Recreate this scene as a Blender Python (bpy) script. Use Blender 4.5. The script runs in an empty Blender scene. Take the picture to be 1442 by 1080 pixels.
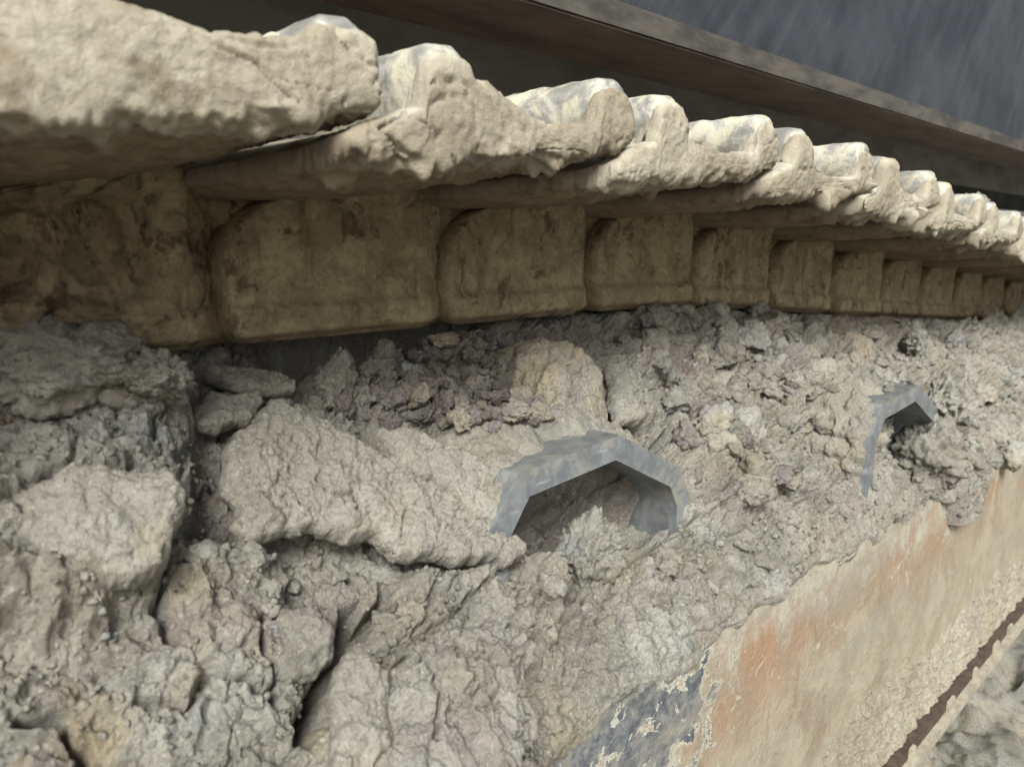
import bpy, math, random
import numpy as np

# ------------------------------------------------------------------ camera, world, light
scene = bpy.context.scene
C = scene.collection
R = math.radians
CAM = np.array([0.0, 0.0, 0.80])            # the lens; the track runs along +x, away from the lens is +y
YAW, PITCH, FPX = R(45.9), R(10.4), 1082.0

cam_d = bpy.data.cameras.new('camera')
cam = bpy.data.objects.new('camera', cam_d)
C.objects.link(cam)
cam.location = CAM
cam.rotation_euler = (math.pi / 2 - PITCH, 0, YAW - math.pi / 2)
cam_d.sensor_width = 36.0
cam_d.lens = 36.0 * FPX / 1442.0
cam_d.clip_start = 0.01
cam_d.clip_end = 400
cam_d.dof.use_dof = True
cam_d.dof.focus_distance = 0.66
cam_d.dof.aperture_fstop = 11.0
scene.camera = cam

SUN_EL, SUN_AZ = R(39), R(226)              # azimuth of the sun, counter-clockwise from +x
w = bpy.data.worlds.new('World')
scene.world = w
w.use_nodes = True
wn, wl = w.node_tree.nodes, w.node_tree.links
bg = wn['Background']
sky = wn.new('ShaderNodeTexSky')
sky.sky_type = 'NISHITA'
sky.sun_disc = False
sky.sun_elevation = SUN_EL
sky.sun_rotation = math.pi / 2 - SUN_AZ
sky.air_density = 1.0
sky.dust_density = 4.0
sky.ozone_density = 1.0
hs = wn.new('ShaderNodeHueSaturation')
hs.inputs['Saturation'].default_value = 0.28     # a grey, overcast sky
wl.new(sky.outputs[0], hs.inputs['Color'])
wl.new(hs.outputs[0], bg.inputs[0])
bg.inputs[1].default_value = 0.072

sl = bpy.data.lights.new('sun', 'SUN')
sl.energy = 2.6
sl.angle = R(22)
sl.color = (1.0, 0.985, 0.955)
sun = bpy.data.objects.new('sun', sl)
C.objects.link(sun)
sd = np.array([math.cos(SUN_EL) * math.cos(SUN_AZ), math.cos(SUN_EL) * math.sin(SUN_AZ), math.sin(SUN_EL)])
from mathutils import Vector, Matrix
sun.rotation_euler = Vector(sd).to_track_quat('Z', 'Y').to_euler()
sun.location = (0, 0, 6)

vs = scene.view_settings
vs.view_transform = 'Standard'
vs.look = 'None'
vs.gamma = 1.0
vs.use_curve_mapping = False
vs.exposure = 1.1
scene.cycles.use_denoising = True

# ------------------------------------------------------------------ numeric helpers
rng = np.random.default_rng(7)
random.seed(7)
_perm = rng.permutation(256).astype(np.int32)
_perm = np.concatenate([_perm, _perm, _perm])
_ang = rng.random(256) * 2 * np.pi
_g2 = np.stack([np.cos(_ang), np.sin(_ang)], 1).astype(np.float32)
_g3 = rng.normal(size=(256, 3)).astype(np.float32)
_g3 /= np.linalg.norm(_g3, axis=1, keepdims=True)

def n2(x, y):
    x = np.asarray(x, np.float32); y = np.asarray(y, np.float32)
    xi = np.floor(x); yi = np.floor(y)
    fx = x - xi; fy = y - yi
    X = xi.astype(np.int32) & 255; Y = yi.astype(np.int32) & 255
    u = fx * fx * fx * (fx * (fx * 6 - 15) + 10); v = fy * fy * fy * (fy * (fy * 6 - 15) + 10)
    def g(a, b, dx, dy):
        q = _g2[_perm[_perm[X + a] + Y + b]]
        return q[..., 0] * dx + q[..., 1] * dy
    a = g(0, 0, fx, fy); b = g(1, 0, fx - 1, fy); c = g(0, 1, fx, fy - 1); d = g(1, 1, fx - 1, fy - 1)
    return 1.5 * ((a + (b - a) * u) * (1 - v) + (c + (d - c) * u) * v)

def n3(p):
    p = np.asarray(p, np.float32)
    i = np.floor(p); f = p - i
    I = i.astype(np.int32) & 255
    s = f * f * f * (f * (f * 6 - 15) + 10)
    out = 0
    for a in (0, 1):
        for b in (0, 1):
            for c in (0, 1):
                q = _g3[_perm[_perm[_perm[I[..., 0] + a] + I[..., 1] + b] + I[..., 2] + c]]
                dd = q[..., 0] * (f[..., 0] - a) + q[..., 1] * (f[..., 1] - b) + q[..., 2] * (f[..., 2] - c)
                wgt = (s[..., 0] if a else 1 - s[..., 0]) * (s[..., 1] if b else 1 - s[..., 1]) * (s[..., 2] if c else 1 - s[..., 2])
                out = out + dd * wgt
    return out * 1.5

def fbm2(x, y, oct=4, gain=0.5, ox=0.0):
    r = 0; a = 1.0; f = 1.0
    for k in range(oct):
        r = r + a * n2(x * f + ox + 17.3 * k, y * f - ox + 5.1 * k)
        a *= gain; f *= 2.03
    return r

def fbm3(p, oct=4, gain=0.5):
    r = 0; a = 1.0; f = 1.0
    for k in range(oct):
        r = r + a * n3(p * f + 13.7 * k)
        a *= gain; f *= 2.03
    return r

def worley(x, y, seed=0):
    """F1, F2-F1, a random number and a random tilt plane per cell"""
    x = np.asarray(x, np.float32); y = np.asarray(y, np.float32)
    xi = np.floor(x).astype(np.int32); yi = np.floor(y).astype(np.int32)
    f1 = np.full(x.shape, 9.0, np.float32); f2 = f1.copy()
    rid = np.zeros(x.shape, np.int32); dx1 = np.zeros_like(f1); dy1 = np.zeros_like(f1)
    tab = np.random.default_rng(100 + seed).random((256, 5)).astype(np.float32)
    for a in (-1, 0, 1):
        for b in (-1, 0, 1):
            h = _perm[_perm[(xi + a + seed * 7) & 255] + ((yi + b) & 255)]
            dx = xi + a + tab[h, 0] - x; dy = yi + b + tab[h, 1] - y
            d = np.sqrt(dx * dx + dy * dy)
            m = d < f1
            f2 = np.where(m, f1, np.minimum(f2, d))
            rid = np.where(m, h, rid); dx1 = np.where(m, -dx, dx1); dy1 = np.where(m, -dy, dy1)
            f1 = np.where(m, d, f1)
    tilt = (tab[rid, 3] - 0.5) * dx1 + (tab[rid, 4] - 0.5) * dy1
    return f1, f2 - f1, tab[rid, 2], tilt

def sstep(a, b, x):
    t = np.clip((x - a) / (b - a), 0, 1)
    return t * t * (3 - 2 * t)

# the view the photograph was taken from, used to measure where things stand
fw = np.array([math.cos(YAW) * math.cos(PITCH), math.sin(YAW) * math.cos(PITCH), -math.sin(PITCH)])
rt = np.array([math.sin(YAW), -math.cos(YAW), 0.0])
upv = np.cross(rt, fw)
def ray(px, py): return fw + rt * (px - 721) / FPX + upv * (540 - py) / FPX
SLO = R(43.8)
ET = np.array([0, math.cos(SLO), math.sin(SLO)])
EN = np.array([0, -math.sin(SLO), math.cos(SLO)])
EDGE_Y, EDGE_Z = 0.30, CAM[2] - 0.298        # top outer edge of the track frame
P0 = np.array([0, EDGE_Y, EDGE_Z])
def on_slope(px, py, n=0.0):
    r = ray(px, py)
    k = ((P0 + EN * n - CAM) @ EN) / (r @ EN)
    q = CAM + r * k
    return q[0], (q - P0) @ ET
def on_y(px, py, D):
    r = ray(px, py); return CAM + r * (D / r[1])

# ------------------------------------------------------------------ mesh helpers
def mesh_np(name, V, Fq, smooth=True):
    V = np.asarray(V, np.float32); Fq = np.asarray(Fq, np.int32)
    me = bpy.data.meshes.new(name)
    k = Fq.shape[1]
    me.vertices.add(len(V)); me.vertices.foreach_set('co', V.ravel())
    me.loops.add(Fq.size); me.loops.foreach_set('vertex_index', Fq.ravel())
    me.polygons.add(len(Fq))
    me.polygons.foreach_set('loop_start', np.arange(0, Fq.size, k, dtype=np.int32))
    me.polygons.foreach_set('loop_total', np.full(len(Fq), k, np.int32))
    me.polygons.foreach_set('use_smooth', np.full(len(Fq), smooth, bool))
    me.update(calc_edges=True)
    return me

def vnormals(V, Fq):
    a, b, c, d = (V[Fq[:, i]] for i in (0, 1, 2, 3 if Fq.shape[1] == 4 else 2))
    fn = np.cross(c - a, d - b) if Fq.shape[1] == 4 else np.cross(b - a, c - a)
    N = np.zeros_like(V)
    for i in range(Fq.shape[1]):
        np.add.at(N, Fq[:, i], fn)
    return N / (np.linalg.norm(N, axis=1, keepdims=True) + 1e-12)

def attr(me, name, vals):
    at = me.attributes.new(name, 'FLOAT', 'POINT')
    at.data.foreach_set('value', np.asarray(vals, np.float32).ravel())

def link(name, me, mat, parent=None):
    o = bpy.data.objects.new(name, me)
    C.objects.link(o)
    if mat and not me.materials: me.materials.append(mat)
    if parent is not None: o.parent = parent
    return o

def empty(name, loc=(0, 0, 0)):
    o = bpy.data.objects.new(name, None)
    C.objects.link(o); o.location = loc
    o.empty_display_size = 0.05
    return o

def tag(o, label=None, cat=None, group=None, kind=None):
    if label: o['label'] = label
    if cat: o['category'] = cat
    if group: o['group'] = group
    if kind: o['kind'] = kind
    return o

def grid_faces(nu, nv, wrap_u=False, flip=False):
    i = np.arange(nu if wrap_u else nu - 1)[:, None]; j = np.arange(nv - 1)[None, :]
    a = i * nv + j; b = ((i + 1) % nu) * nv + j
    f = np.stack([a, b, b + 1, a + 1], -1).reshape(-1, 4)
    return f[:, ::-1].copy() if flip else f

import bmesh
def bm_mesh(name, build, bevel=0.0, seg=2, smooth=True):
    bm = bmesh.new()
    build(bm)
    if bevel:
        es = [e for e in bm.edges if len(e.link_faces) == 2 and e.calc_face_angle(0) > 0.5]
        bmesh.ops.bevel(bm, geom=es, offset=bevel, segments=seg, affect='EDGES', profile=0.5)
    bmesh.ops.recalc_face_normals(bm, faces=bm.faces)
    me = bpy.data.meshes.new(name)
    bm.to_mesh(me); bm.free()
    for p in me.polygons: p.use_smooth = smooth
    if smooth: me.set_sharp_from_angle(angle=R(38))
    return me

def add_box(bm, x0, x1, y0, y1, z0, z1):
    v = [bm.verts.new(p) for p in ((x0, y0, z0), (x1, y0, z0), (x1, y1, z0), (x0, y1, z0), (x0, y0, z1), (x1, y0, z1), (x1, y1, z1), (x0, y1, z1))]
    for f in ((3, 2, 1, 0), (4, 5, 6, 7), (0, 1, 5, 4), (1, 2, 6, 5), (2, 3, 7, 6), (3, 0, 4, 7)):
        bm.faces.new([v[i] for i in f])

def add_prism(bm, poly, y0, y1):
    """poly in (x, z), extruded along y"""
    a = [bm.verts.new((x, y0, z)) for x, z in poly]; b = [bm.verts.new((x, y1, z)) for x, z in poly]
    n = len(poly)
    bm.faces.new(a); bm.faces.new(b[::-1])
    for i in range(n): bm.faces.new([a[i], b[i], b[(i + 1) % n], a[(i + 1) % n]])

def poly_sd(px, py, poly):
    """signed distance (positive inside) to a polygon, arrays in and out"""
    poly = np.asarray(poly, np.float32)
    d2 = np.full(px.shape, 1e9, np.float32); ins = np.zeros(px.shape, bool)
    for (ax, ay), (bx, by) in zip(poly, np.roll(poly, -1, 0)):
        ex, ey = bx - ax, by - ay
        t = np.clip(((px - ax) * ex + (py - ay) * ey) / (ex * ex + ey * ey + 1e-12), 0, 1)
        d2 = np.minimum(d2, (px - ax - t * ex) ** 2 + (py - ay - t * ey) ** 2)
        c = (ay > py) != (by > py)
        with np.errstate(divide='ignore', invalid='ignore'):
            ins ^= c & (px < ex * (py - ay) / (ey if ey else 1e-12) + ax)
    d = np.sqrt(d2)
    return np.where(ins, d, -d)

def line_d(px, py, pts):
    d2 = np.full(px.shape, 1e9, np.float32)
    for (ax, ay), (bx, by) in zip(pts[:-1], pts[1:]):
        ex, ey = bx - ax, by - ay
        t = np.clip(((px - ax) * ex + (py - ay) * ey) / (ex * ex + ey * ey + 1e-12), 0, 1)
        d2 = np.minimum(d2, (px - ax - t * ex) ** 2 + (py - ay - t * ey) ** 2)
    return np.sqrt(d2)

# ------------------------------------------------------------------ materials
def material(name):
    m = bpy.data.materials.new(name)
    m.use_nodes = True
    nt = m.node_tree
    return m, nt, nt.nodes['Principled BSDF']

def coords(nt, rand=True):
    tc = nt.nodes.new('ShaderNodeTexCoord')
    if not rand: return tc.outputs['Object']
    oi = nt.nodes.new('ShaderNodeObjectInfo')
    ml = nt.nodes.new('ShaderNodeVectorMath'); ml.operation = 'SCALE'
    ml.inputs[0].default_value = (3.1, 7.7, 5.3)
    nt.links.new(oi.outputs['Random'], ml.inputs['Scale'])
    ad = nt.nodes.new('ShaderNodeVectorMath'); ad.operation = 'ADD'
    nt.links.new(tc.outputs['Object'], ad.inputs[0]); nt.links.new(ml.outputs[0], ad.inputs[1])
    return ad.outputs[0]

def noise(nt, vec, scale, detail=6, rough=0.6, dist=0.0, stretch=None):
    n = nt.nodes.new('ShaderNodeTexNoise')
    n.inputs['Scale'].default_value = scale; n.inputs['Detail'].default_value = detail
    n.inputs['Roughness'].default_value = rough; n.inputs['Distortion'].default_value = dist
    if stretch:
        mp = nt.nodes.new('ShaderNodeMapping'); mp.inputs['Scale'].default_value = stretch
        nt.links.new(vec, mp.inputs['Vector']); vec = mp.outputs[0]
    nt.links.new(vec, n.inputs['Vector'])
    return n.outputs[0]

def ramp(nt, src, a, b, lo=0.0, hi=1.0):
    r = nt.nodes.new('ShaderNodeMapRange'); r.interpolation_type = 'SMOOTHSTEP'
    r.inputs['From Min'].default_value = a; r.inputs['From Max'].default_value = b
    r.inputs['To Min'].default_value = lo; r.inputs['To Max'].default_value = hi
    nt.links.new(src, r.inputs['Value'])
    return r.outputs[0]

def mix(nt, fac, a, b):
    m = nt.nodes.new('ShaderNodeMix'); m.data_type = 'RGBA'
    for sock, v in ((m.inputs[0], fac), (m.inputs[6], a), (m.inputs[7], b)):
        if isinstance(v, tuple): sock.default_value = (*v, 1.0)
        elif isinstance(v, (int, float)): sock.default_value = v
        else: nt.links.new(v, sock)
    return m.outputs[2]

def math_n(nt, op, a, b=0.0):
    m = nt.nodes.new('ShaderNodeMath'); m.operation = op
    for sock, v in ((m.inputs[0], a), (m.inputs[1], b)):
        if isinstance(v, (int, float)): sock.default_value = v
        else: nt.links.new(v, sock)
    return m.outputs[0]

def bump(nt, bs, h, dist, strength=1.0, prev=None):
    b = nt.nodes.new('ShaderNodeBump')
    b.inputs['Distance'].default_value = dist; b.inputs['Strength'].default_value = strength
    nt.links.new(h, b.inputs['Height'])
    if prev is not None: nt.links.new(prev, b.inputs['Normal'])
    nt.links.new(b.outputs[0], bs.inputs['Normal'])
    return b.outputs[0]

def attr_n(nt, name):
    a = nt.nodes.new('ShaderNodeAttribute'); a.attribute_name = name
    return a.outputs['Fac']

def mud_mat(name, base, pale, dark, damp_c=(0.22, 0.19, 0.17), ochre_c=(0.40, 0.32, 0.185), attrs=True, fine=1.0, rand=False, blue=0.5, unit=None):
    m, nt, bs = material(name)
    v = coords(nt, rand)
    if unit:
        sc_ = nt.nodes.new('ShaderNodeVectorMath'); sc_.operation = 'SCALE'; sc_.inputs['Scale'].default_value = unit
        nt.links.new(v, sc_.inputs[0]); v = sc_.outputs[0]
    big = noise(nt, v, 9, 5, 0.6)
    mid = noise(nt, v, 38, 6, 0.65)
    fin = noise(nt, v, 260, 4, 0.7)
    c = mix(nt, ramp(nt, big, 0.40, 0.62), base, pale)
    c = mix(nt, ramp(nt, mid, 0.50, 0.72, 0, 0.75), c, dark)
    c = mix(nt, ramp(nt, noise(nt, v, 21, 4, 0.6), 0.56, 0.70, 0, blue), c, (0.32, 0.345, 0.34))
    c = mix(nt, ramp(nt, noise(nt, v, 13.7, 4, 0.6, 0.3), 0.53, 0.66, 0, 0.6), c, (0.36, 0.32, 0.225))
    c = mix(nt, ramp(nt, noise(nt, v, 8.3, 5, 0.65, 0.5), 0.55, 0.68, 0, 0.4), c, (0.30, 0.258, 0.235))
    if attrs:
        c = mix(nt, attr_n(nt, 'damp'), c, mix(nt, ramp(nt, mid, 0.35, 0.7), damp_c, tuple(x * 1.7 for x in damp_c)))
        c = mix(nt, math_n(nt, 'MULTIPLY', attr_n(nt, 'ochre'), ramp(nt, mid, 0.3, 0.6)), c, ochre_c)
        c = mix(nt, attr_n(nt, 'tan'), c, mix(nt, ramp(nt, mid, 0.4, 0.65), (0.315, 0.287, 0.225), (0.40, 0.375, 0.31)))
    c = mix(nt, ramp(nt, fin, 0.46, 0.74, 0.0, 0.6), c, tuple(x * 0.5 for x in base))
    c = mix(nt, ramp(nt, noise(nt, v, 420, 3, 0.6), 0.60, 0.70, 0.0, 0.6), c, tuple(min(0.6, x * 1.35) for x in pale))
    nt.links.new(c, bs.inputs['Base Color'])
    bs.inputs['Roughness'].default_value = 0.93
    bs.inputs['Specular IOR Level'].default_value = 0.18
    b1 = bump(nt, bs, noise(nt, v, 130, 7, 0.78), 0.0065 * fine, 0.9)
    vo = nt.nodes.new('ShaderNodeTexVoronoi'); vo.inputs['Scale'].default_value = 330; vo.inputs['Randomness'].default_value = 1.0
    nt.links.new(v, vo.inputs['Vector'])
    gr = math_n(nt, 'MULTIPLY', math_n(nt, 'SUBTRACT', 0.6, vo.outputs['Distance']), ramp(nt, noise(nt, v, 45, 4, 0.6), 0.38, 0.6))
    b2 = bump(nt, bs, gr, 0.0022 * fine, 0.9, b1)
    bump(nt, bs, noise(nt, v, 700, 3, 0.7), 0.0016 * fine, 0.9, b2)
    return m

M_MUD = mud_mat('packed grey mud', (0.272, 0.266, 0.222), (0.415, 0.408, 0.355), (0.135, 0.131, 0.112))
M_CLOD = mud_mat('crumbled mud clods', (0.275, 0.266, 0.22), (0.385, 0.375, 0.32), (0.155, 0.148, 0.125), rand=True, attrs=False)
M_DAMP = mud_mat('damp purplish clods', (0.225, 0.203, 0.180), (0.30, 0.275, 0.245), (0.14, 0.126, 0.112), rand=True, attrs=False, blue=0.2)
M_CLODS = mud_mat('small mud clods', (0.25, 0.24, 0.20), (0.31, 0.30, 0.255), (0.145, 0.137, 0.117), rand=True, attrs=False, unit=0.010)
M_DAMPS = mud_mat('small damp clods', (0.215, 0.195, 0.170), (0.29, 0.265, 0.235), (0.135, 0.122, 0.107), rand=True, attrs=False, blue=0.2, unit=0.010)
M_LEDGE = mud_mat('tan ledge mud', (0.36, 0.32, 0.235), (0.44, 0.40, 0.31), (0.25, 0.215, 0.155), attrs=False, blue=0.1)
M_SLAB = mud_mat('pale dried slab', (0.335, 0.32, 0.268), (0.42, 0.405, 0.345), (0.21, 0.198, 0.163), attrs=False, blue=0.25)
M_GROUND = mud_mat('churned ground mud', (0.235, 0.228, 0.185), (0.32, 0.31, 0.26), (0.13, 0.125, 0.10), attrs=False)

def crust_mat():
    m, nt, bs = material('tan mud crust on shoes')
    v = coords(nt, True)
    big = noise(nt, v, 14, 5, 0.6); mid = noise(nt, v, 55, 6, 0.65); fin = noise(nt, v, 330, 4, 0.7)
    c = mix(nt, ramp(nt, big, 0.38, 0.62), (0.265, 0.232, 0.172), (0.36, 0.328, 0.255))
    c = mix(nt, ramp(nt, mid, 0.50, 0.68, 0, 0.75), c, (0.20, 0.16, 0.105))
    c = mix(nt, ramp(nt, fin, 0.45, 0.75, 0, 0.4), c, (0.25, 0.20, 0.13))
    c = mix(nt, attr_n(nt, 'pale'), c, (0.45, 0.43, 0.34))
    c = mix(nt, attr_n(nt, 'damp'), c, mix(nt, ramp(nt, mid, 0.4, 0.65), (0.24, 0.185, 0.12), (0.165, 0.125, 0.08)))  # brown of the crust's underside, shade under the shoe painted into it
    nt.links.new(c, bs.inputs['Base Color'])
    bs.inputs['Roughness'].default_value = 0.92; bs.inputs['Specular IOR Level'].default_value = 0.2
    b1 = bump(nt, bs, noise(nt, v, 150, 6, 0.72), 0.0022, 0.8)
    bump(nt, bs, noise(nt, v, 800, 3, 0.7), 0.0008, 0.8, b1)
    return m
M_CRUST = crust_mat()

def link_mat():
    m, nt, bs = material('ochre caked track link')
    v = coords(nt, True)
    mid = noise(nt, v, 34, 6, 0.68, 0.4); fin = noise(nt, v, 240, 4, 0.7)
    st = noise(nt, v, 60, 5, 0.65, 0.0, (1.0, 1.0, 0.22))
    c = mix(nt, ramp(nt, mid, 0.38, 0.58), (0.37, 0.305, 0.185), (0.25, 0.198, 0.12))
    c = mix(nt, ramp(nt, st, 0.52, 0.70, 0, 0.65), c, (0.12, 0.08, 0.05))
    c = mix(nt, ramp(nt, noise(nt, v, 17, 5, 0.6), 0.55, 0.68, 0, 0.65), c, (0.38, 0.34, 0.21))
    c = mix(nt, ramp(nt, fin, 0.46, 0.74, 0, 0.6), c, (0.14, 0.10, 0.06))
    c = mix(nt, ramp(nt, noise(nt, v, 30, 6, 0.72, 0.6), 0.55, 0.64, 0, 0.8), c, (0.095, 0.06, 0.04))
    nt.links.new(c, bs.inputs['Base Color'])
    bs.inputs['Roughness'].default_value = 0.7; bs.inputs['Specular IOR Level'].default_value = 0.25
    b1 = bump(nt, bs, noise(nt, v, 110, 7, 0.75), 0.0035, 0.9)
    bump(nt, bs, noise(nt, v, 600, 3, 0.7), 0.0008, 0.7, b1)
    return m
M_LINK = link_mat()

def grouser_mat():
    m, nt, bs = material('worn steel under pale mud film')
    v = coords(nt, True)
    mk = noise(nt, v, 32, 6, 0.7, 0.3)
    st = noise(nt, v, 90, 5, 0.6, 0.0, (1, 0.15, 1))
    steel = mix(nt, ramp(nt, st, 0.4, 0.65), (0.22, 0.22, 0.205), (0.38, 0.38, 0.36))
    c = mix(nt, ramp(nt, mk, 0.43, 0.60, 0.1, 1), steel, (0.46, 0.44, 0.33))
    c = mix(nt, ramp(nt, noise(nt, v, 25, 5, 0.6), 0.58, 0.68, 0, 0.7), c, (0.36, 0.30, 0.20))
    nt.links.new(c, bs.inputs['Base Color'])
    met = ramp(nt, mk, 0.38, 0.56, 0.35, 0.0)
    nt.links.new(met, bs.inputs['Metallic'])
    nt.links.new(ramp(nt, mk, 0.44, 0.56, 0.42, 0.9), bs.inputs['Roughness'])
    b1 = bump(nt, bs, mk, 0.002, 0.6)
    bump(nt, bs, noise(nt, v, 320, 4, 0.7), 0.0009, 0.7, b1)
    return m
M_GROUSER = grouser_mat()

def steel_mat():
    m, nt, bs = material('scuffed blue grey steel')
    v = coords(nt, False)
    st = noise(nt, v, 60, 6, 0.7, 0.4, (1.0, 1, 0.75))
    mk = noise(nt, v, 40, 6, 0.7, 0.4)
    c = mix(nt, ramp(nt, st, 0.36, 0.68), (0.15, 0.165, 0.175), (0.25, 0.268, 0.275))
    c = mix(nt, ramp(nt, noise(nt, v, 26, 5, 0.65, 0.5), 0.52, 0.68, 0, 0.5), c, (0.36, 0.39, 0.37))
    c = mix(nt, ramp(nt, noise(nt, v, 220, 3, 0.6, 0.0, (0.15, 1, 1)), 0.60, 0.70, 0, 0.5), c, (0.45, 0.47, 0.46))
    c = mix(nt, ramp(nt, mk, 0.50, 0.64, 0, 0.75), c, (0.33, 0.32, 0.265))
    nt.links.new(c, bs.inputs['Base Color'])
    bs.inputs['Metallic'].default_value = 0.35
    bs.inputs['Roughness'].default_value = 0.42
    b1 = bump(nt, bs, mk, 0.0008, 0.5)
    bump(nt, bs, noise(nt, v, 500, 3, 0.7), 0.0005, 0.6, b1)
    return m
M_STEEL = steel_mat()

def plate_mat():
    """rusty orange frame plate under a tan mud film, with chipped dark paint and pale green-white flakes"""
    m, nt, bs = material('frame plate under mud film')
    v = coords(nt, False)
    sep = nt.nodes.new('ShaderNodeSeparateXYZ'); nt.links.new(v, sep.inputs[0])
    x, z = sep.outputs[0], sep.outputs[2]
    n1 = noise(nt, v, 16, 6, 0.65, 0.3); n2_ = noise(nt, v, 60, 6, 0.7)
    st = noise(nt, v, 28, 6, 0.65, 0.2, (1.0, 1.0, 0.22))
    c = mix(nt, ramp(nt, n1, 0.36, 0.62), (0.27, 0.23, 0.16), (0.35, 0.31, 0.225))
    zz = math_n(nt, 'ADD', z, math_n(nt, 'MULTIPLY', math_n(nt, 'SUBTRACT', st, 0.5), 0.18))
    up_ = math_n(nt, 'MULTIPLY', ramp(nt, zz, EDGE_Z - 0.17, EDGE_Z - 0.075, 0, 0.9), ramp(nt, noise(nt, v, 5.5, 4, 0.6), 0.38, 0.55, 0.25, 1.0))
    c = mix(nt, up_, c, mix(nt, ramp(nt, st, 0.4, 0.62), (0.30, 0.175, 0.10), (0.26, 0.20, 0.135)))
    c = mix(nt, ramp(nt, noise(nt, v, 30, 5, 0.65, 0.2, (1.5, 1, 0.35)), 0.60, 0.68, 0, 0.7), c, (0.40, 0.36, 0.28))
    fl = noise(nt, v, 20, 6, 0.7, 0.8)
    flm = math_n(nt, 'MULTIPLY', ramp(nt, fl, 0.575, 0.64, 0, 0.7), ramp(nt, z, EDGE_Z - 0.16, EDGE_Z - 0.06))
    c = mix(nt, flm, c, (0.47, 0.49, 0.40))
    c = mix(nt, ramp(nt, noise(nt, v, 13, 6, 0.7, 0.5), 0.53, 0.64, 0, 0.6), c, (0.20, 0.15, 0.10))
    c = mix(nt, ramp(nt, zz, EDGE_Z - 0.075, EDGE_Z - 0.035, 0, 0.9), c, mix(nt, ramp(nt, n2_, 0.4, 0.62), (0.40, 0.375, 0.30), (0.30, 0.27, 0.21)))
    # chipped dark paint patch by the mud mass
    ax = math_n(nt, 'MULTIPLY', ramp(nt, x, 0.24, 0.30), ramp(nt, x, 0.62, 0.42))
    az = ramp(nt, z, EDGE_Z - 0.20, EDGE_Z - 0.07)
    a = math_n(nt, 'MULTIPLY', ax, az)
    pn = noise(nt, v, 36, 6, 0.66, 0.4)
    thr = math_n(nt, 'ADD', pn, math_n(nt, 'MULTIPLY', a, 0.27))
    c = mix(nt, ramp(nt, thr, 0.645, 0.675, 0, 0.85), c, (0.48, 0.49, 0.41))
    c = mix(nt, ramp(nt, thr, 0.685, 0.70), c, mix(nt, ramp(nt, n2_, 0.4, 0.6), (0.075, 0.085, 0.095), (0.17, 0.185, 0.19)))
    c = mix(nt, ramp(nt, n2_, 0.48, 0.72, 0, 0.55), c, (0.26, 0.205, 0.135))
    c = mix(nt, ramp(nt, noise(nt, v, 110, 5, 0.7), 0.50, 0.70, 0, 0.55), c, (0.36, 0.33, 0.26))
    c = mix(nt, ramp(nt, noise(nt, v, 9, 5, 0.65, 0.0, (0.6, 1, 2.5)), 0.48, 0.66, 0, 0.55), c, (0.27, 0.25, 0.20))
    nt.links.new(c, bs.inputs['Base Color'])
    bs.inputs['Roughness'].default_value = 0.72; bs.inputs['Specular IOR Level'].default_value = 0.3
    b1 = bump(nt, bs, n1, 0.004, 0.5)
    b2 = bump(nt, bs, thr, 0.003, 0.4, b1)
    bump(nt, bs, noise(nt, v, 150, 6, 0.75), 0.0030, 0.8, b2)
    return m
M_PLATE = plate_mat()

def simple_mat(name, c1, c2, rough, scale=40, stretch=None, bumpd=0.001, metal=0.0, spec=0.4):
    m, nt, bs = material(name)
    v = coords(nt, True)
    n = noise(nt, v, scale, 6, 0.65, 0.2, stretch)
    nt.links.new(mix(nt, ramp(nt, n, 0.36, 0.64), c1, c2), bs.inputs['Base Color'])
    bs.inputs['Roughness'].default_value = rough; bs.inputs['Metallic'].default_value = metal
    bs.inputs['Specular IOR Level'].default_value = spec
    bump(nt, bs, noise(nt, v, scale * 4, 5, 0.7), bumpd, 0.7)
    return m
M_RUST = simple_mat('dark brown rusty edge', (0.045, 0.031, 0.024), (0.085, 0.06, 0.044), 0.8, 60)
M_OCHRE = mud_mat('ochre caked bracket', (0.36, 0.30, 0.19), (0.44, 0.39, 0.29), (0.26, 0.20, 0.12), attrs=False, blue=0.5)
M_LIP = simple_mat('mud smeared lower lip', (0.26, 0.23, 0.17), (0.36, 0.33, 0.25), 0.9, 50, None, 0.002)
M_RUSTUNDER = simple_mat('rusty brown underside', (0.040, 0.029, 0.023), (0.090, 0.062, 0.045), 0.75, 14, (0.5, 1.5, 1), 0.002)
M_BEAD = simple_mat('dusty rubbed edge', (0.035, 0.033, 0.029), (0.085, 0.077, 0.063), 0.7, 30, (0.3, 1, 1), 0.001)
M_UNDER = simple_mat('dusty black underside', (0.05, 0.053, 0.05), (0.10, 0.10, 0.09), 0.8, 9, None, 0.002)
M_FARGREY = simple_mat('dusty grey beam', (0.16, 0.16, 0.15), (0.26, 0.25, 0.23), 0.85, 12, (0.4, 1, 1), 0.002)
M_GREENISH = simple_mat('pale green grey roller', (0.20, 0.21, 0.15), (0.30, 0.30, 0.22), 0.7, 18, None, 0.001)

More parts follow.
